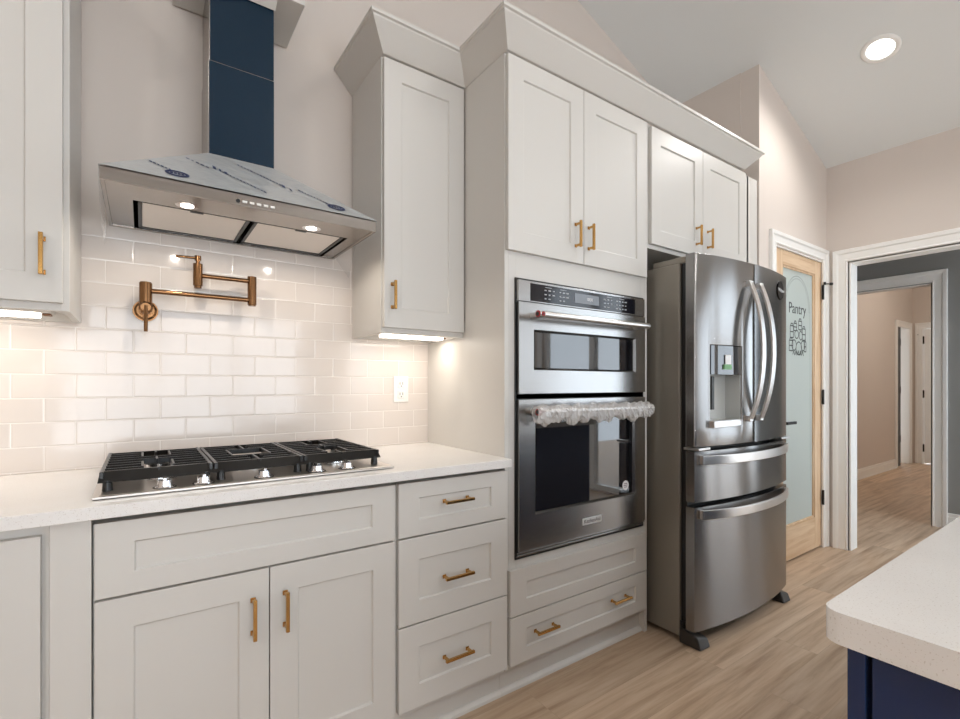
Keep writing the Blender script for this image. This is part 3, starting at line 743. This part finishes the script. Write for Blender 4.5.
# rim band as four sides + underside plate around the filter opening
R_ = [(HX0, HY0), (HX1, HY0), (HX1, HY1), (HX0, HY1)]; I_ = [(HX0+.010, HY0+.010), (HX1-.010, HY0+.010), (HX1-.010, HY1-.010), (HX0+.010, HY1-.010)]
bm_.add([(x, y, z) for z in (HZ0, HZ1) for ring in (R_, I_) for x, y in ring], [q for i in range(4) for j in [(i+1) % 4] for q in ((i, j, 8+j, 8+i), (4+i, 12+i, 12+j, 4+j), (i, 4+i, 4+j, j), (8+i, 8+j, 12+j, 12+i))])
bm_.build('rim_band', HOODS, hd_, .0015)
up_ = MB(); fx0, fx1, fy0, fy1 = -.014, .610, .315, .600
for (a, b, c, d) in ((HX0+.009, HX1-.009, HY0+.009, fy0), (HX0+.009, fx0, fy0, fy1), (fx1, HX1-.009, fy0, fy1), (HX0+.009, HX1-.009, fy1, HY1-.009)): up_.box(a, b, c, d, HZ0+.004, HZ0+.010)
for (a, b, c, d) in ((fx0-.008, fx1+.008, fy0-.008, fy0), (fx0-.008, fx0, fy0, fy1), (fx1, fx1+.008, fy0, fy1), (fx0-.008, fx1+.008, fy1, fy1+.008)): up_.box(a, b, c, d, HZ0+.004, HZ0+.028)
up_.build('underside_plate', HOODS, hd_)
for (a, b) in ((fx0+.004, .291), (.305, fx1-.004)):
    fl = B(a+.010, b-.010, fy0+.006, fy1-.014, HZ0+.006, HZ0+.014).build('grease_filter', FILTER, hd_, .002)
    e = MB()
    e.box(a, a+.010, fy0, fy1, HZ0+.004, HZ0+.018); e.box(b-.010, b, fy0, fy1, HZ0+.004, HZ0+.018); e.box(a, b, fy1-.014, fy1, HZ0+.004, HZ0+.018)
    e.build('filter_edge', BLACK, fl)
    lt = B((a+b)/2-.018, (a+b)/2+.018, fy0-.004, fy0+.012, HZ0+.003, HZ0+.008).build('filter_latch', BLACK, fl, .001)
cp = MB(); CX0, CX1, CY0, CZ = .1795, .3835, .398, 1.9545
cp.add([(HX0, HY0, HZ1), (HX1, HY0, HZ1), (HX1, HY1, HZ1), (HX0, HY1, HZ1), (CX0, CY0, CZ), (CX1, CY0, CZ), (CX1, HY1, CZ), (CX0, HY1, CZ)],
       [(0, 1, 5, 4), (1, 2, 6, 5), (3, 0, 4, 7), (2, 3, 7, 6), (4, 5, 6, 7)])
cp.build('canopy', HOODS, hd_, .001)
# protective film hugging the canopy
fm = MB(); e = .0025
fm.add([(HX0, HY0-e, HZ1+e), (HX1, HY0-e, HZ1+e), (CX1, CY0-e, CZ+e), (CX0, CY0-e, CZ+e)], [(0, 1, 2, 3)])
fm.add([(HX0-e, HY0, HZ1+e), (HX0-e, HY1, HZ1+e), (CX0-e, HY1, CZ+e), (CX0-e, CY0, CZ+e)], [(0, 3, 2, 1)])
fm.add([(HX1+e, HY0, HZ1+e), (HX1+e, HY1, HZ1+e), (CX1+e, HY1, CZ+e), (CX1+e, CY0, CZ+e)], [(0, 1, 2, 3)])
film = fm.build('protective_film', HFILM, hd_, fixn=False)
# printed marks on the film: emblem ovals and broken lines of lettering
mslope = (CZ-HZ1)/(CY0-HY0)
def sp(x, d):  # point on the front slope, d metres in y above the rim edge
    return (x, HY0-e-.0012+d, HZ1+e+.0012+d*mslope)
pm = MB()
def oval(cx, cd, rx, rd, th=.30):
    n = 28
    o = [sp(cx+rx*math.cos(2*PI*i/n), cd+rd*math.sin(2*PI*i/n)) for i in range(n)]
    q = [sp(cx+rx*(1-th)*math.cos(2*PI*i/n), cd+rd*(1-th*1.5)*math.sin(2*PI*i/n)) for i in range(n)]
    pm.add(o+q, [(i, (i+1) % n, n+(i+1) % n, n+i) for i in range(n)])
    for k in range(4): dash(cx-rx*.45+k*rx*.3, cd, rx*.11, rd*.30, 0)
def dash(cx, cd, hw, hh, sl):
    pm.add([sp(cx-hw, cd-hh-hw*sl), sp(cx+hw, cd-hh+hw*sl), sp(cx+hw, cd+hh+hw*sl), sp(cx-hw, cd+hh-hw*sl)], [(0, 1, 2, 3)])
oval(.082, .034, .030, .017); oval(.540, .034, .030, .017)
def line(x0, d0, x1, d1, n, hh=.006):
    rnd = random.Random(int(x0*1000))
    for k in range(n):
        f = k/(n-1); wdt = (x1-x0)/n*.5*rnd.uniform(.45, .92)
        dash(x0+(x1-x0)*f, d0+(d1-d0)*f, wdt, hh*rnd.uniform(.6, 1.1), (d1-d0)/(x1-x0))
line(.20, .115, .315, .035, 14, .0045); line(.185, .128, .215, .108, 3, .010)
line(.262, .188, .385, .105, 15, .0045); line(.385, .105, .405, .09, 2, .009)
line(.435, .100, .520, .045, 11, .004); line(.02, .075, .065, .05, 6, .004); line(.115, .150, .165, .120, 5, .004)
pm.build('film_print', PRINT, film, fixn=False)
# loose corners of the film hanging below the rim
lf = MB()
lf.add([(HX0-.002, HY0+.0, HZ1), (HX0-.003, HY0+.26, HZ1-.005), (HX0+.002, HY0+.27, 1.63), (HX0+.000, HY0+.20, 1.60), (HX0-.004, HY0+.07, 1.69)], [(0, 1, 2, 3, 4)])
lf.build('loose_film_corner', LOOSE, hd_, fixn=False); lf = MB()
lf.add([(HX1+.001, HY0+.20, HZ0), (HX1+.002, HY0+.44, HZ0), (HX1+.030, HY0+.36, 1.632), (HX1+.012, HY0+.28, 1.665)], [(0, 1, 2, 3)])
lf.build('loose_film_corner', LOOSE, hd_, fixn=False)
ch = MB(); ch.box(CX0, CX1, CY0, .619, CZ-.002, 2.268); ch.box(CX0+.003, CX1-.003, CY0+.003, .619, 2.268, 3.1)
chim = ch.build('chimney', HOODS, hd_, .001)
for (z0, z1, i) in ((CZ+.004, 2.266, 0), (2.2705, 3.09, .003)):
    fb = B(CX0+.002+i, CX1-.0005, CY0+i-.0012, CY0+i-.0002, z0, z1).build('blue_film', FILM, chim)
cl = MB(); cl.box(.088, .478, .352, .618, 2.549, 2.60)
cl.add([(.178, .352, 2.549), (.388, .352, 2.549), (.388, .394, 2.516), (.178, .394, 2.516), (.178, .40, 2.549), (.388, .40, 2.549)], [(0, 1, 2, 3), (0, 3, 4), (1, 5, 2), (3, 2, 5, 4), (0, 4, 5, 1)])
cl.build('chimney_collar', CAB, hd_, .001)['label'] = 'white moulding collar around the chimney'
for x in (0.111, 0.477):
    l_ = MB(); l_.cyl((x, .268, HZ0+.0035), (x, .268, HZ0+.006), .031)
    lh = l_.build('light_ring', CHROME, hd_)
    l2 = MB(); l2.cyl((x, .268, HZ0+.0015), (x, .268, HZ0+.0035), .0175); l2.build('light_lens', LED, lh)
    s = lamp('hood_light', 'SPOT', (0, 0, 0), 4.5, (1.0, .90, .78), .009); s.data.spot_size = math.radians(172); s.data.spot_blend = .35
    s.parent = hd_; s.location = (x-.29, .268-.39, -.004)
bt = MB(); bt.cyl((.234, .1655, 1.7385), (.234, .1635, 1.7385), .006); bt.build('button', BLACK, hd_)
b0 = None
for k in range(5):
    x = .252+k*.0195
    if b0 is None:
        bt = MB(); bt.box(x-.0065, x+.0065, .1618, .1655, 1.7355, 1.7425); b0 = bt.build('button', WHITEP, hd_, .001)
    else:
        b1 = b0.copy(); COL.objects.link(b1); b1.parent = hd_; b1.location = (k*.0195, 0, 0)

# ================================================================== POT FILLER
pf = thing('pot_filler', (0.01, 0.62, 1.448), 'antique bronze folding pot filler tap on the tile wall', 'tap')
yp = .54
m = MB(); m.cyl((.010, .6195, 1.448), (.010, .612, 1.448), .037); m.cyl((.010, .612, 1.448), (.010, .606, 1.448), .033, .026); m.build('wall_flange', BRONZE, pf, .001)
m = MB(); m.cyl((.010, .612, 1.448), (.010, yp-.018, 1.448), .0195); m.cyl((.010, yp-.018, 1.448), (.010, yp-.026, 1.448), .0195, .014); m.cyl((.010, yp, 1.448), (.010, yp, 1.531), .0185); m.cyl((.010, yp, 1.531), (.010, yp, 1.534), .0165)
m.build('inlet_body', BRONZE, pf, .0008)
m = MB(); m.cyl((.010, yp-.020, 1.448), (.010, yp-.034, 1.448), .011); m.cyl((.010, yp-.030, 1.452), (.010, yp-.036, 1.366), .0062, .0055, n=14); m.build('shutoff_lever', BRONZE, pf)
m = MB(); m.cyl((.018, yp, 1.506), (.328, yp, 1.506), .0082); m.build('lower_arm', BRONZE, pf)
m = MB(); m.cyl((.336, yp, 1.489), (.336, yp, 1.593), .0155); m.cyl((.336, yp, 1.484), (.336, yp, 1.489), .013); m.build('elbow_joint', BRONZE, pf, .0008)
m = MB(); m.cyl((.170, yp, 1.5765), (.328, yp, 1.5765), .0080); m.build('upper_arm', BRONZE, pf)
m = MB(); m.cyl((.161, yp, 1.540), (.161, yp, 1.617), .0150); m.cyl((.161, yp, 1.531), (.161, yp, 1.540), .0115); m.cyl((.161, yp, 1.617), (.161, yp, 1.628), .0065); m.cyl((.161, yp, 1.628), (.161, yp, 1.645), .0105)
m.build('spout', BRONZE, pf, .0008)
m = MB(); m.cyl((.157, yp, 1.637), (.094, yp-.004, 1.634), .0050, .0042, n=14); m.build('spout_lever', BRONZE, pf)

# ================================================================== WALL OVENS
ov = thing('built_in_oven', (1.53, 0.25, 0.545), 'stainless double wall oven unit with microwave above and film-wrapped lower handle', 'oven')
OX0, OX1, OY = 1.164, 1.929, -.020
m = MB(); m.box(1.1715, 1.924, .0035, .55, .534, 1.588); m.box(1.160, 1.941, -.002, .0035, .524, 1.600); m.build('oven_body', BLACK, ov, .001)
DO = (OX0+.010, OX1)
# lower vent trim
m = MB(); m.box(OX0, OX1+.01, -.004, .0034, 0.5321, 0.5392); m.box(OX0, OX1+.01, -.010, .0034, 0.5452, 0.5523); m.box(OX0+.003, OX1+.007, .001, .0034, 0.5397, 0.5447)
m.build('vent_trim', STEEL, ov, .001)
m = MB(); m.box(OX0, OX1, -.018, .0034, 1.5094, 1.5902); m.build('control_fascia', STEEL, ov, .0015)
cpn = B(OX0+.058, OX1-.072, -.0195, -.0170, 1.5144, 1.5822).build('control_panel', PANELG, ov, .001)
B(1.4626, 1.6092, -.0205, -.0194, 1.5296, 1.57).build('display', SCREEN, cpn, .0008)
ic = MB()
for (x0, nx, dx) in ((1.299, 3, .022), (1.380, 3, .020), (1.648, 3, .022), (1.728, 4, .020)):
    for r in range(3):
        for k in range(nx):
            if r == 2 and k == nx-1 and nx == 3: continue
            rr = random.Random(int(x0*999)+r*7+k); wdt = rr.uniform(.004, .0075)
            ic.box(x0+k*dx-wdt, x0+k*dx+wdt, -.0200, -.0194, 1.562-r*.0165-.0022, 1.562-r*.0165+.0022)
for x0 in (1.315, 1.396, 1.678, 1.760): ic.box(x0-.018, x0+.018, -.0200, -.0194, 1.5725, 1.5745)
ic.build('button_icons', mat('icon_print', srgb(175, 178, 182), .5), cpn)
text_mesh('clock_digits', '10:31', .018, (1.552, -.0207, 1.550), FACE_Y, WHITE, cpn, .0002)

def oven_door(z0, z1, wx0, wx1, wz0, wz1, hz, name):
    m = MB(); x0, x1 = OX0, OX1; y = OY
    d = .012
    v = [(x0, y, z0), (x1, y, z0), (x1, y, z1), (x0, y, z1), (wx0, y, wz0), (wx1, y, wz0), (wx1, y, wz1), (wx0, y, wz1),
         (wx0+.012, y+d, wz0+.010), (wx1-.012, y+d, wz0+.010), (wx1-.012, y+d, wz1-.010), (wx0+.012, y+d, wz1-.010),
         (x0, y+.0035, z0), (x1, y+.0035, z0), (x1, y+.0035, z1), (x0, y+.0035, z1)]
    f = []
    for i in range(4):
        j = (i+1) % 4; f += [(i, j, 4+j, 4+i), (i, 12+i, 12+j, j)]
    v[12:] = [(x0, y+.0035, z0), (x1, y+.0035, z0), (x1, y+.0035, z1), (x0, y+.0035, z1)]
    for i in range(4):
        j = (i+1) % 4; f += [(4+i, 4+j, 8+j, 8+i)]
    m.add(v, f)
    door = m.build(name, STEEL, ov, 0)
    e = MB(); g = .0004
    for (a, b, c, d_) in ((x0+g, x0+.03, z0+g, z1-g), (x1-.03, x1-g, z0+g, z1-g), (x0+.03, x1-.03, z0+g, z0+.03), (x0+.03, x1-.03, z1-.03, z1-g)): e.box(a, b, y+.0036, y+.0175, c, d_)
    e.build('door_edge_or_gap_shade', BLACK, door)
    m = MB()
    m.add([v[k] for k in (4, 5, 6, 7, 8, 9, 10, 11)], [(i, (i+1) % 4, 4+(i+1) % 4, 4+i) for i in range(4)])
    m.build('window_bezel', CHROME, door)
    B(wx0+.011, wx1-.011, y+d-.004, y+d-.001, wz0+.009, wz1-.009).build('window_glass', GLASSB, door)
    m = MB(); hy = -.080
    m.cyl((1.208, hy, hz), (1.872, hy, hz), .0125)
    for x in (1.232, 1.850): m.cyl((x, hy, hz), (x, y, hz), .010, .013, n=16)
    h = m.build('handle', FHAND, door, .0008)
    m = MB(); m.cyl((1.208, hy, hz), (1.204, hy, hz), .0128); m.build('end_cap', RED, h)
    m = MB(); m.cyl((1.205, hy, hz), (1.202, hy, hz), .0078); m.build('end_cap_centre', BLACK, h)
    m = MB()
    # front-facing medallion on the left end of the bar
    m.cyl((1.222, hy-.0122, hz), (1.222, hy-.0140, hz), .0085, n=20); m.build('medallion', RED, h)
    m = MB(); m.cyl((1.222, hy-.0133, hz), (1.222, hy-.0148, hz), .0048, n=4); m.build('medallion_centre', BLACK, h)
    return door
d_up = oven_door(1.1570, 1.5065, 1.238, 1.862, 1.2475, 1.4042, 1.4555, 'microwave_door')
d_lo = oven_door(.5575, 1.134, 1.245, 1.856, .6885, 1.0565, 1.089, 'oven_door')
m = MB(); m.box(OX0, OX1, -.002, .0034, 1.137, 1.154); m.build('middle_trim', BLACK, ov)
# maker's badge
bdg = B(1.5061, 1.6233, -.0230, -.0198, 0.6017, 0.63).build('badge', BADGE, d_lo, .001)
text_mesh('badge_lettering', 'KitchenAid', .0225, (1.5647, -.0234, 0.6158), FACE_Y, BLACK, bdg, .0002)
# round sticker on the glass
m = MB(); m.cyl((1.797, -.0118, .734), (1.797, -.0124, .734), .022, n=28); stk = m.build('sticker', WHITE, d_lo)
for z, wd in ((.742, .010), (.734, .014), (.726, .010)): B(1.797-wd, 1.797+wd, -.0129, -.0125, z-.0014, z+.0014).build('sticker_print', mat('sticker_ink', srgb(110, 80, 90), .5), stk)
# oven racks are only hinted behind the dark glass
# crinkled plastic wrap around the lower handle
m = MB(); nu, nv = 90, 22; vs = []
rw = random.Random(3)
ph = [(rw.uniform(15, 110), rw.uniform(0, 6), round(rw.uniform(0, 3)), rw.uniform(.0004, .0022)) for _ in range(9)]
for i in range(nu+1):
    x = 1.190+(1.885-1.190)*i/nu
    for j in range(nv):
        a = 2*PI*j/nv
        r = .027+sum(A*math.sin(fx*x*1.7+pp+fa*a) for fx, pp, fa, A in ph)+rw.uniform(-.0026, .0026)
        end = 1-.25*max(0, 1-min(i, nu-i)/5)
        dz = math.sin(a)*r*end; dy = math.cos(a)*r*end
        if dz < 0: dz *= 1.55+.25*math.sin(x*37)+.15*math.sin(x*83)
        vs.append((x, min(-.080+dy*.95, OY-.002), 1.087+dz))
m.add(vs, [(i*nv+j, i*nv+(j+1) % nv, (i+1)*nv+(j+1) % nv, (i+1)*nv+j) for i in range(nu) for j in range(nv)], False)
m.build('plastic_wrap', CLEAR, d_lo, fixn=True)
for o in ov.children_recursive: o.data.transform(Matrix.Diagonal((1.0107, 1, 1.0107, 1)))   # true size of the unit
ov.location = (1.5464, .265, .538)

# ================================================================== REFRIGERATOR
fr = thing('refrigerator', (2.485, 0.2, 0), 'dark stainless french-door refrigerator with ice dispenser beside the ovens', 'refrigerator')
RX0, RX1 = 2.03, 2.94; YE = -.206; BUL = .048
def fy(x):  # curved door face
    u = (x-(RX0+RX1)/2)/((RX1-RX0)/2); return YE-BUL*(1-u*u)
m = MB(); m.box(RX0+.004, RX1-.004, -.130, .57, .028, 1.752); m.build('body', FSIDE, fr, .004)
m = MB(); m.box(RX0+.02, RX1-.02, -.159, -.125, .03, 1.76); m.build('door_gasket', BLACK, fr)
for xa, xb in ((RX0+.012, RX0+.13), (RX1-.13, RX1-.012)):
    m = MB(); m.box(xa, xb, -.175, .02, 1.752, 1.782); m.build('hinge_cover', FSIDE, fr, .006)
def curved(x0, x1, z0, z1, name, mt=None, parent=None, hole=None, yb=-.162):
    n = 28; xs = [x0+(x1-x0)*i/n for i in range(n+1)]; r = .006
    if not hole:
        poly = [(x, fy(x)) for x in xs]+[(x1, yb), (x0, yb)]
        m = MB(); k = len(poly)
        v = [(x, y, z0) for x, y in poly]+[(x, y, z1) for x, y in poly]
        m.add(v, [(i, i+1, k+i+1, k+i) for i in range(n)], True)
        m.add(v, [(i, (i+1) % k, k+(i+1) % k, k+i) for i in range(n, k)]); m.add(v, [tuple(reversed(range(k))), tuple(range(k, 2*k))])
        return m.build(name, mt or FRIDGE, parent or fr, .0035, 3)
    hx0, hx1, hz0, hz1 = hole
    xs = sorted(set([round(x, 5) for x in xs if abs(x-hx0) > .006 and abs(x-hx1) > .006]+[hx0, hx1])); zs = [z0, hz0, hz1, z1]
    m = MB(); k = len(xs)
    fv = [(x, fy(x), z) for z in zs for x in xs]; bv = [(x, yb, z) for z in zs for x in xs]; nb = len(fv)
    F = []; G = []
    inh = lambda i, r_: r_ == 1 and xs[i] >= hx0-1e-6 and xs[i+1] <= hx1+1e-6
    for r_ in range(3):
        for i in range(k-1):
            if inh(i, r_): continue
            a = r_*k+i; F.append((a, a+1, a+k+1, a+k)); G.append((nb+a, nb+a+k, nb+a+k+1, nb+a+1))
    # outer edges
    for i in range(k-1):
        G.append((i, nb+i, nb+i+1, i+1)); a = 3*k+i; G.append((a, a+1, nb+a+1, nb+a))
    for r_ in range(3):
        a = r_*k; G.append((a, a+k, nb+a+k, nb+a)); a = r_*k+k-1; G.append((a, nb+a, nb+a+k, a+k))
    i0 = xs.index(hx0); i1 = xs.index(hx1)
    for i in range(i0, i1): a = k+i; G.append((a, a+1, nb+a+1, nb+a)); a = 2*k+i; G.append((a, nb+a, nb+a+1, a+1))
    a = k+i0; G.append((a, nb+a, nb+a+k, a+k)); a = k+i1; G.append((a, a+k, nb+a+k, nb+a))
    me_v = fv+bv
    m.v = me_v; m.f = F+G; m.sm = [True]*len(F)+[False]*len(G)
    o = m.build(name, mt or FRIDGE, parent or fr, .003, 2)
    return o
HB = (2.128, 2.364, 0.997, 1.374)
ld = curved(RX0, 2.4725, .908, 1.787, 'left_door', hole=HB)
ld['label'] = 'left door with the dispenser'
rd = curved(2.4795, RX1, .908, 1.787, 'right_door')
w1 = curved(RX0, RX1, .659, .889, 'upper_drawer')
w2 = curved(RX0, RX1, .076, .636, 'freezer_drawer')
m = MB(); m.box(RX0+.01, RX1-.01, -.15, -.1, .03, .10); m.build('base_grille', BLACK, fr)
for xa, xb in ((RX0-.002, RX0+.078), (RX1-.095, RX1-.018)):
    m = MB(); z0 = .002
    m.add([(xa, -.235, z0), (xb, -.240, z0), (xb, -.13, z0), (xa, -.13, z0), (xa, -.215, .062), (xb, -.225, .040), (xb, -.13, .055), (xa, -.13, .075)],
          [(0, 3, 2, 1), (4, 5, 6, 7), (0, 1, 5, 4), (1, 2, 6, 5), (2, 3, 7, 6), (3, 0, 4, 7)])
    m.build('foot_cover', mat('foot_grey', srgb(62, 60, 58), .35, .3), fr, .008, 3)
# small centre hinges
for xa, xb in ((RX0, RX0+.10), (RX1-.10, RX1)):
    m = MB(); m.box(xa+.004, xb, -.225, -.15, .893, .904); m.build('centre_hinge', FHAND, fr, .002)
# dispenser
hx0, hx1, hz0, hz1 = HB
m = MB()
xs = [hx0+.004+(hx1-hx0-.008)*i/10 for i in range(11)]
m.add([(x, fy(x)-.001, 1.238) for x in xs]+[(x, fy(x)-.001, hz1-.002) for x in xs]+[(x, -.163, 1.238) for x in xs]+[(x, -.163, hz1-.002) for x in xs],
      [(i, i+1, 12+i, 11+i) for i in range(10)]+[(22+i, 33+i, 34+i, 23+i) for i in range(10)]+[(i, 22+i, 23+i, i+1) for i in range(10)]+[(11+i, 12+i, 34+i, 33+i) for i in range(10)]+[(0, 11, 33, 22), (10, 32, 43, 21)])
dp = m.build('dispenser_panel', GLASSB, ld)
m = MB(); m.box(2.215, 2.315, fy(2.25)-.004, fy(2.2)-.0005, 1.262, 1.285); m.build('panel_icons', mat('green_tint', srgb(120, 170, 120), .4), dp)
m = MB(); m.box(2.225, 2.285, fy(2.25)-.0035, fy(2.25)-.0005, 1.286, 1.33); m.build('panel_label', WHITE, dp)
REC = mat('dispenser_grey', srgb(196, 197, 193), .4, .1)
m = MB(); m.box(hx0, hx1, -.172, -.1625, hz0, 1.238); m.box(hx0, hx0+.006, fy(hx0)+.004, -.163, hz0, 1.238); m.box(hx1-.006, hx1, fy(hx1)+.008, -.163, hz0, 1.238)
m.build('dispenser_recess', REC, ld)
m = MB(); m.box(hx0-.006, hx1+.004, fy(2.24)-.008, -.163, hz0-.004, hz0+.028); m.build('drip_tray', FHAND, ld, .002)
m = MB(); m.box(2.148, 2.172, fy(2.14)+.006, -.195, 1.075, 1.230); m.build('dispenser_lever', BLACK, ld, .003)
# vertical bowed handles
def vhandle(x, parent):
    n = 26; path = []
    z0, z1 = 1.015, 1.692; f0 = fy(x)
    for i in range(n+1):
        u = -1+2*i/n; z = (z0+z1)/2+(z1-z0)/2*u
        yo = .012+.062*(1-abs(u)**2.2)
        path.append((x, f0-yo, z))
    m = MB(); m.sweep(path, [(-.0165, -.006), (.0165, -.006), (.0165, .006), (-.0165, .006)], up=(0, 1, 0))
    for z in (z0+.012, z1-.012): m.box(x-.015, x+.015, f0-.022, f0+.002, z-.014, z+.014)
    return m.build('handle', FHAND, parent, .003, 3)
vhandle(2.412, ld); vhandle(2.512, rd)
def hhandle(z, parent):
    n = 36; path = []; xa, xb = 2.062, 2.908
    for i in range(n+1):
        x = xa+(xb-xa)*i/n; u = -1+2*i/n
        path.append((x, fy(x)-.012-.030*(1-abs(u)**3), z))
    m = MB(); m.sweep(path, [(-.006, -.021), (.006, -.021), (.006, .021), (-.006, .021)], up=(0, 0, 1))
    for x in (xa+.010, xb-.010): m.box(x-.010, x+.010, fy(x)-.018, fy(x)+.004, z-.020, z+.020)
    return m.build('handle', FHAND, parent, .003, 3)
hhandle(.850, w1); hhandle(.603, w2)
# oval badge
m = MB(); n = 32; bxc, bzc = 2.812, 1.697; yb_ = fy(bxc)
sl_ = (fy(bxc+.03)-fy(bxc-.03))/.06
m.add([(bxc+.052*math.cos(2*PI*i/n), yb_-.004+sl_*.052*math.cos(2*PI*i/n), bzc+.050*math.sin(2*PI*i/n)) for i in range(n)]+[(bxc+.052*math.cos(2*PI*i/n), yb_+.0015+sl_*.052*math.cos(2*PI*i/n), bzc+.050*math.sin(2*PI*i/n)) for i in range(n)],
      [tuple(range(n)), tuple(range(2*n-1, n-1, -1))]+[(i, (i+1) % n, n+(i+1) % n, n+i) for i in range(n)])
lb = m.build('badge', mat('dark_badge', srgb(38, 34, 34), .2, .4), rd)
text_mesh('badge_lettering', 'Whirlpool', .025, (bxc, yb_-.0065, bzc), Matrix.Rotation(math.atan(sl_), 3, 'Z') @ FACE_Y, WHITE, lb, .0003)

# ================================================================== ISLAND
isl = thing('kitchen_island', (1.8, -1.75, 0), 'navy blue kitchen island cabinet under white quartz', 'cabinet')
m = MB(); m.box(.742, 2.9, -2.25, -1.1965, .09, .874); m.build('cabinet_box', NAVY, isl, .001)
m = MB(); m.box(.720, 2.9, -1.211, -1.1920, 0, .874); m.build('side_panel', NAVY, isl, .0015)
m = MB(); m.box(.80, 2.85, -2.18, -1.25, 0, .09); m.build('toe_kick', NAVY, isl)
def island_front(y0, y1, z0, z1, nm):
    v = []; x = .722; st = .062
    m = MB(); a, b, c, d = y0+st, y1-st, z0+st, z1-st
    V = [(x, y0, z0), (x, y1, z0), (x, y1, z1), (x, y0, z1), (x, a, c), (x, b, c), (x, b, d), (x, a, d), (x+.007, a+.003, c+.003), (x+.007, b-.003, c+.003), (x+.007, b-.003, d-.003), (x+.007, a+.003, d-.003), (x+.019, y0, z0), (x+.019, y1, z0), (x+.019, y1, z1), (x+.019, y0, z1)]
    F = []
    for i in range(4):
        j = (i+1) % 4; F += [(i, j, 4+j, 4+i), (4+i, 4+j, 8+j, 8+i), (i, 12+i, 12+j, j)]
    F += [(8, 9, 10, 11), (15, 14, 13, 12)]
    m.add(V, F); return m.build(nm, NAVY, isl, .0015)
island_front(-1.66, -1.2165, .12, .862, 'door'); island_front(-2.22, -1.666, .12, .862, 'door')
# rounded-corner top
def rrect(x0, x1, y0, y1, r, n=8):
    pts = []
    for (cx, cy, a0) in ((x1-r, y1-r, 0), (x0+r, y1-r, PI/2), (x0+r, y0+r, PI), (x1-r, y0+r, 3*PI/2)):
        for i in range(n+1): a = a0+PI/2*i/n; pts.append((cx+r*math.cos(a), cy+r*math.sin(a)))
    return pts
m = MB(); m.prism(rrect(.695, 2.94, -2.30, -1.172, .022), .875, .914)
ic_ = m.build('island_countertop', QUARTZ, None, .004, 3)
tag(ic_, 'white quartz slab on top of the navy island', 'countertop')

# ================================================================== RECESSED LIGHTS
ANG = math.atan(0.37)
def can(x, y, label, e=1.0):
    right = x > 0.6; z = zc(x)
    t = thing('recessed_light', (x, y, z), label, 'light', 'recessed ceiling lights')
    t.rotation_euler = (0, ANG if right else -ANG, 0)
    bpy.context.view_layer.update()
    me = MB(); n = 40
    # trim ring (local coordinates, facing down)
    prof = [(.062, -.002), (.066, -.008), (.082, -.008), (.090, -.003), (.090, .002), (.062, .002)]
    v = []; k = len(prof)
    for i in range(n):
        a = 2*PI*i/n; v += [(r*math.cos(a), r*math.sin(a), z_) for r, z_ in prof]
    me.add(v, [(i*k+j, i*k+(j+1) % k, ((i+1) % n)*k+(j+1) % k, ((i+1) % n)*k+j) for i in range(n) for j in range(k)], True)
    def loc(mb, name, m_):
        d = bpy.data.meshes.new(name); d.from_pydata(mb.v, [], mb.f)
        for p in d.polygons: p.use_smooth = True
        d.materials.append(m_); o = bpy.data.objects.new(name, d); COL.objects.link(o); o.parent = t; return o
    loc(me, 'trim_ring', TRIM)
    ds = MB(); ds.add([(.064*math.cos(2*PI*i/n), .064*math.sin(2*PI*i/n), -.0045) for i in range(n)], [tuple(range(n))]); loc(ds, 'diffuser', CANL)
    l = lamp('downlight_glow', 'SPOT', (0, 0, 0), CANW*4*e, WARM, .07)
    l.data.spot_size = math.radians(165); l.data.spot_blend = 0.7
    l.parent = t; l.location = (0, 0, -.012)
    return t
can(3.385, -.505, 'lit round recessed light in the sloped ceiling near the pantry', 1.0)
for (x, y) in ((1.75, -2.0), (3.385, -2.6), (1.75, -3.1), (-1.1, -1.5), (-2.6, -3.0)):
    can(x, y, 'lit round recessed light out of frame over the kitchen')
# unseen ceiling lamp added to light the far room
for (x, y, e_, nm, lab) in ((7.6, -.7, 66, 'added_ceiling_light', 'unseen round flush light added in the far room'),):
    t = thing(nm, (x, y, 2.75), lab, 'light')
    m = MB(); m.cyl((x, y, 2.70), (x, y, 2.749), .15, .17, n=32); m.build('added_lamp_shade', LED, t)
    l = lamp('room_fill_glow', 'POINT', (0, 0, 0), e_, (1.0, .90, .80), .15); l.parent = t; l.location = (0, 0, -.12)
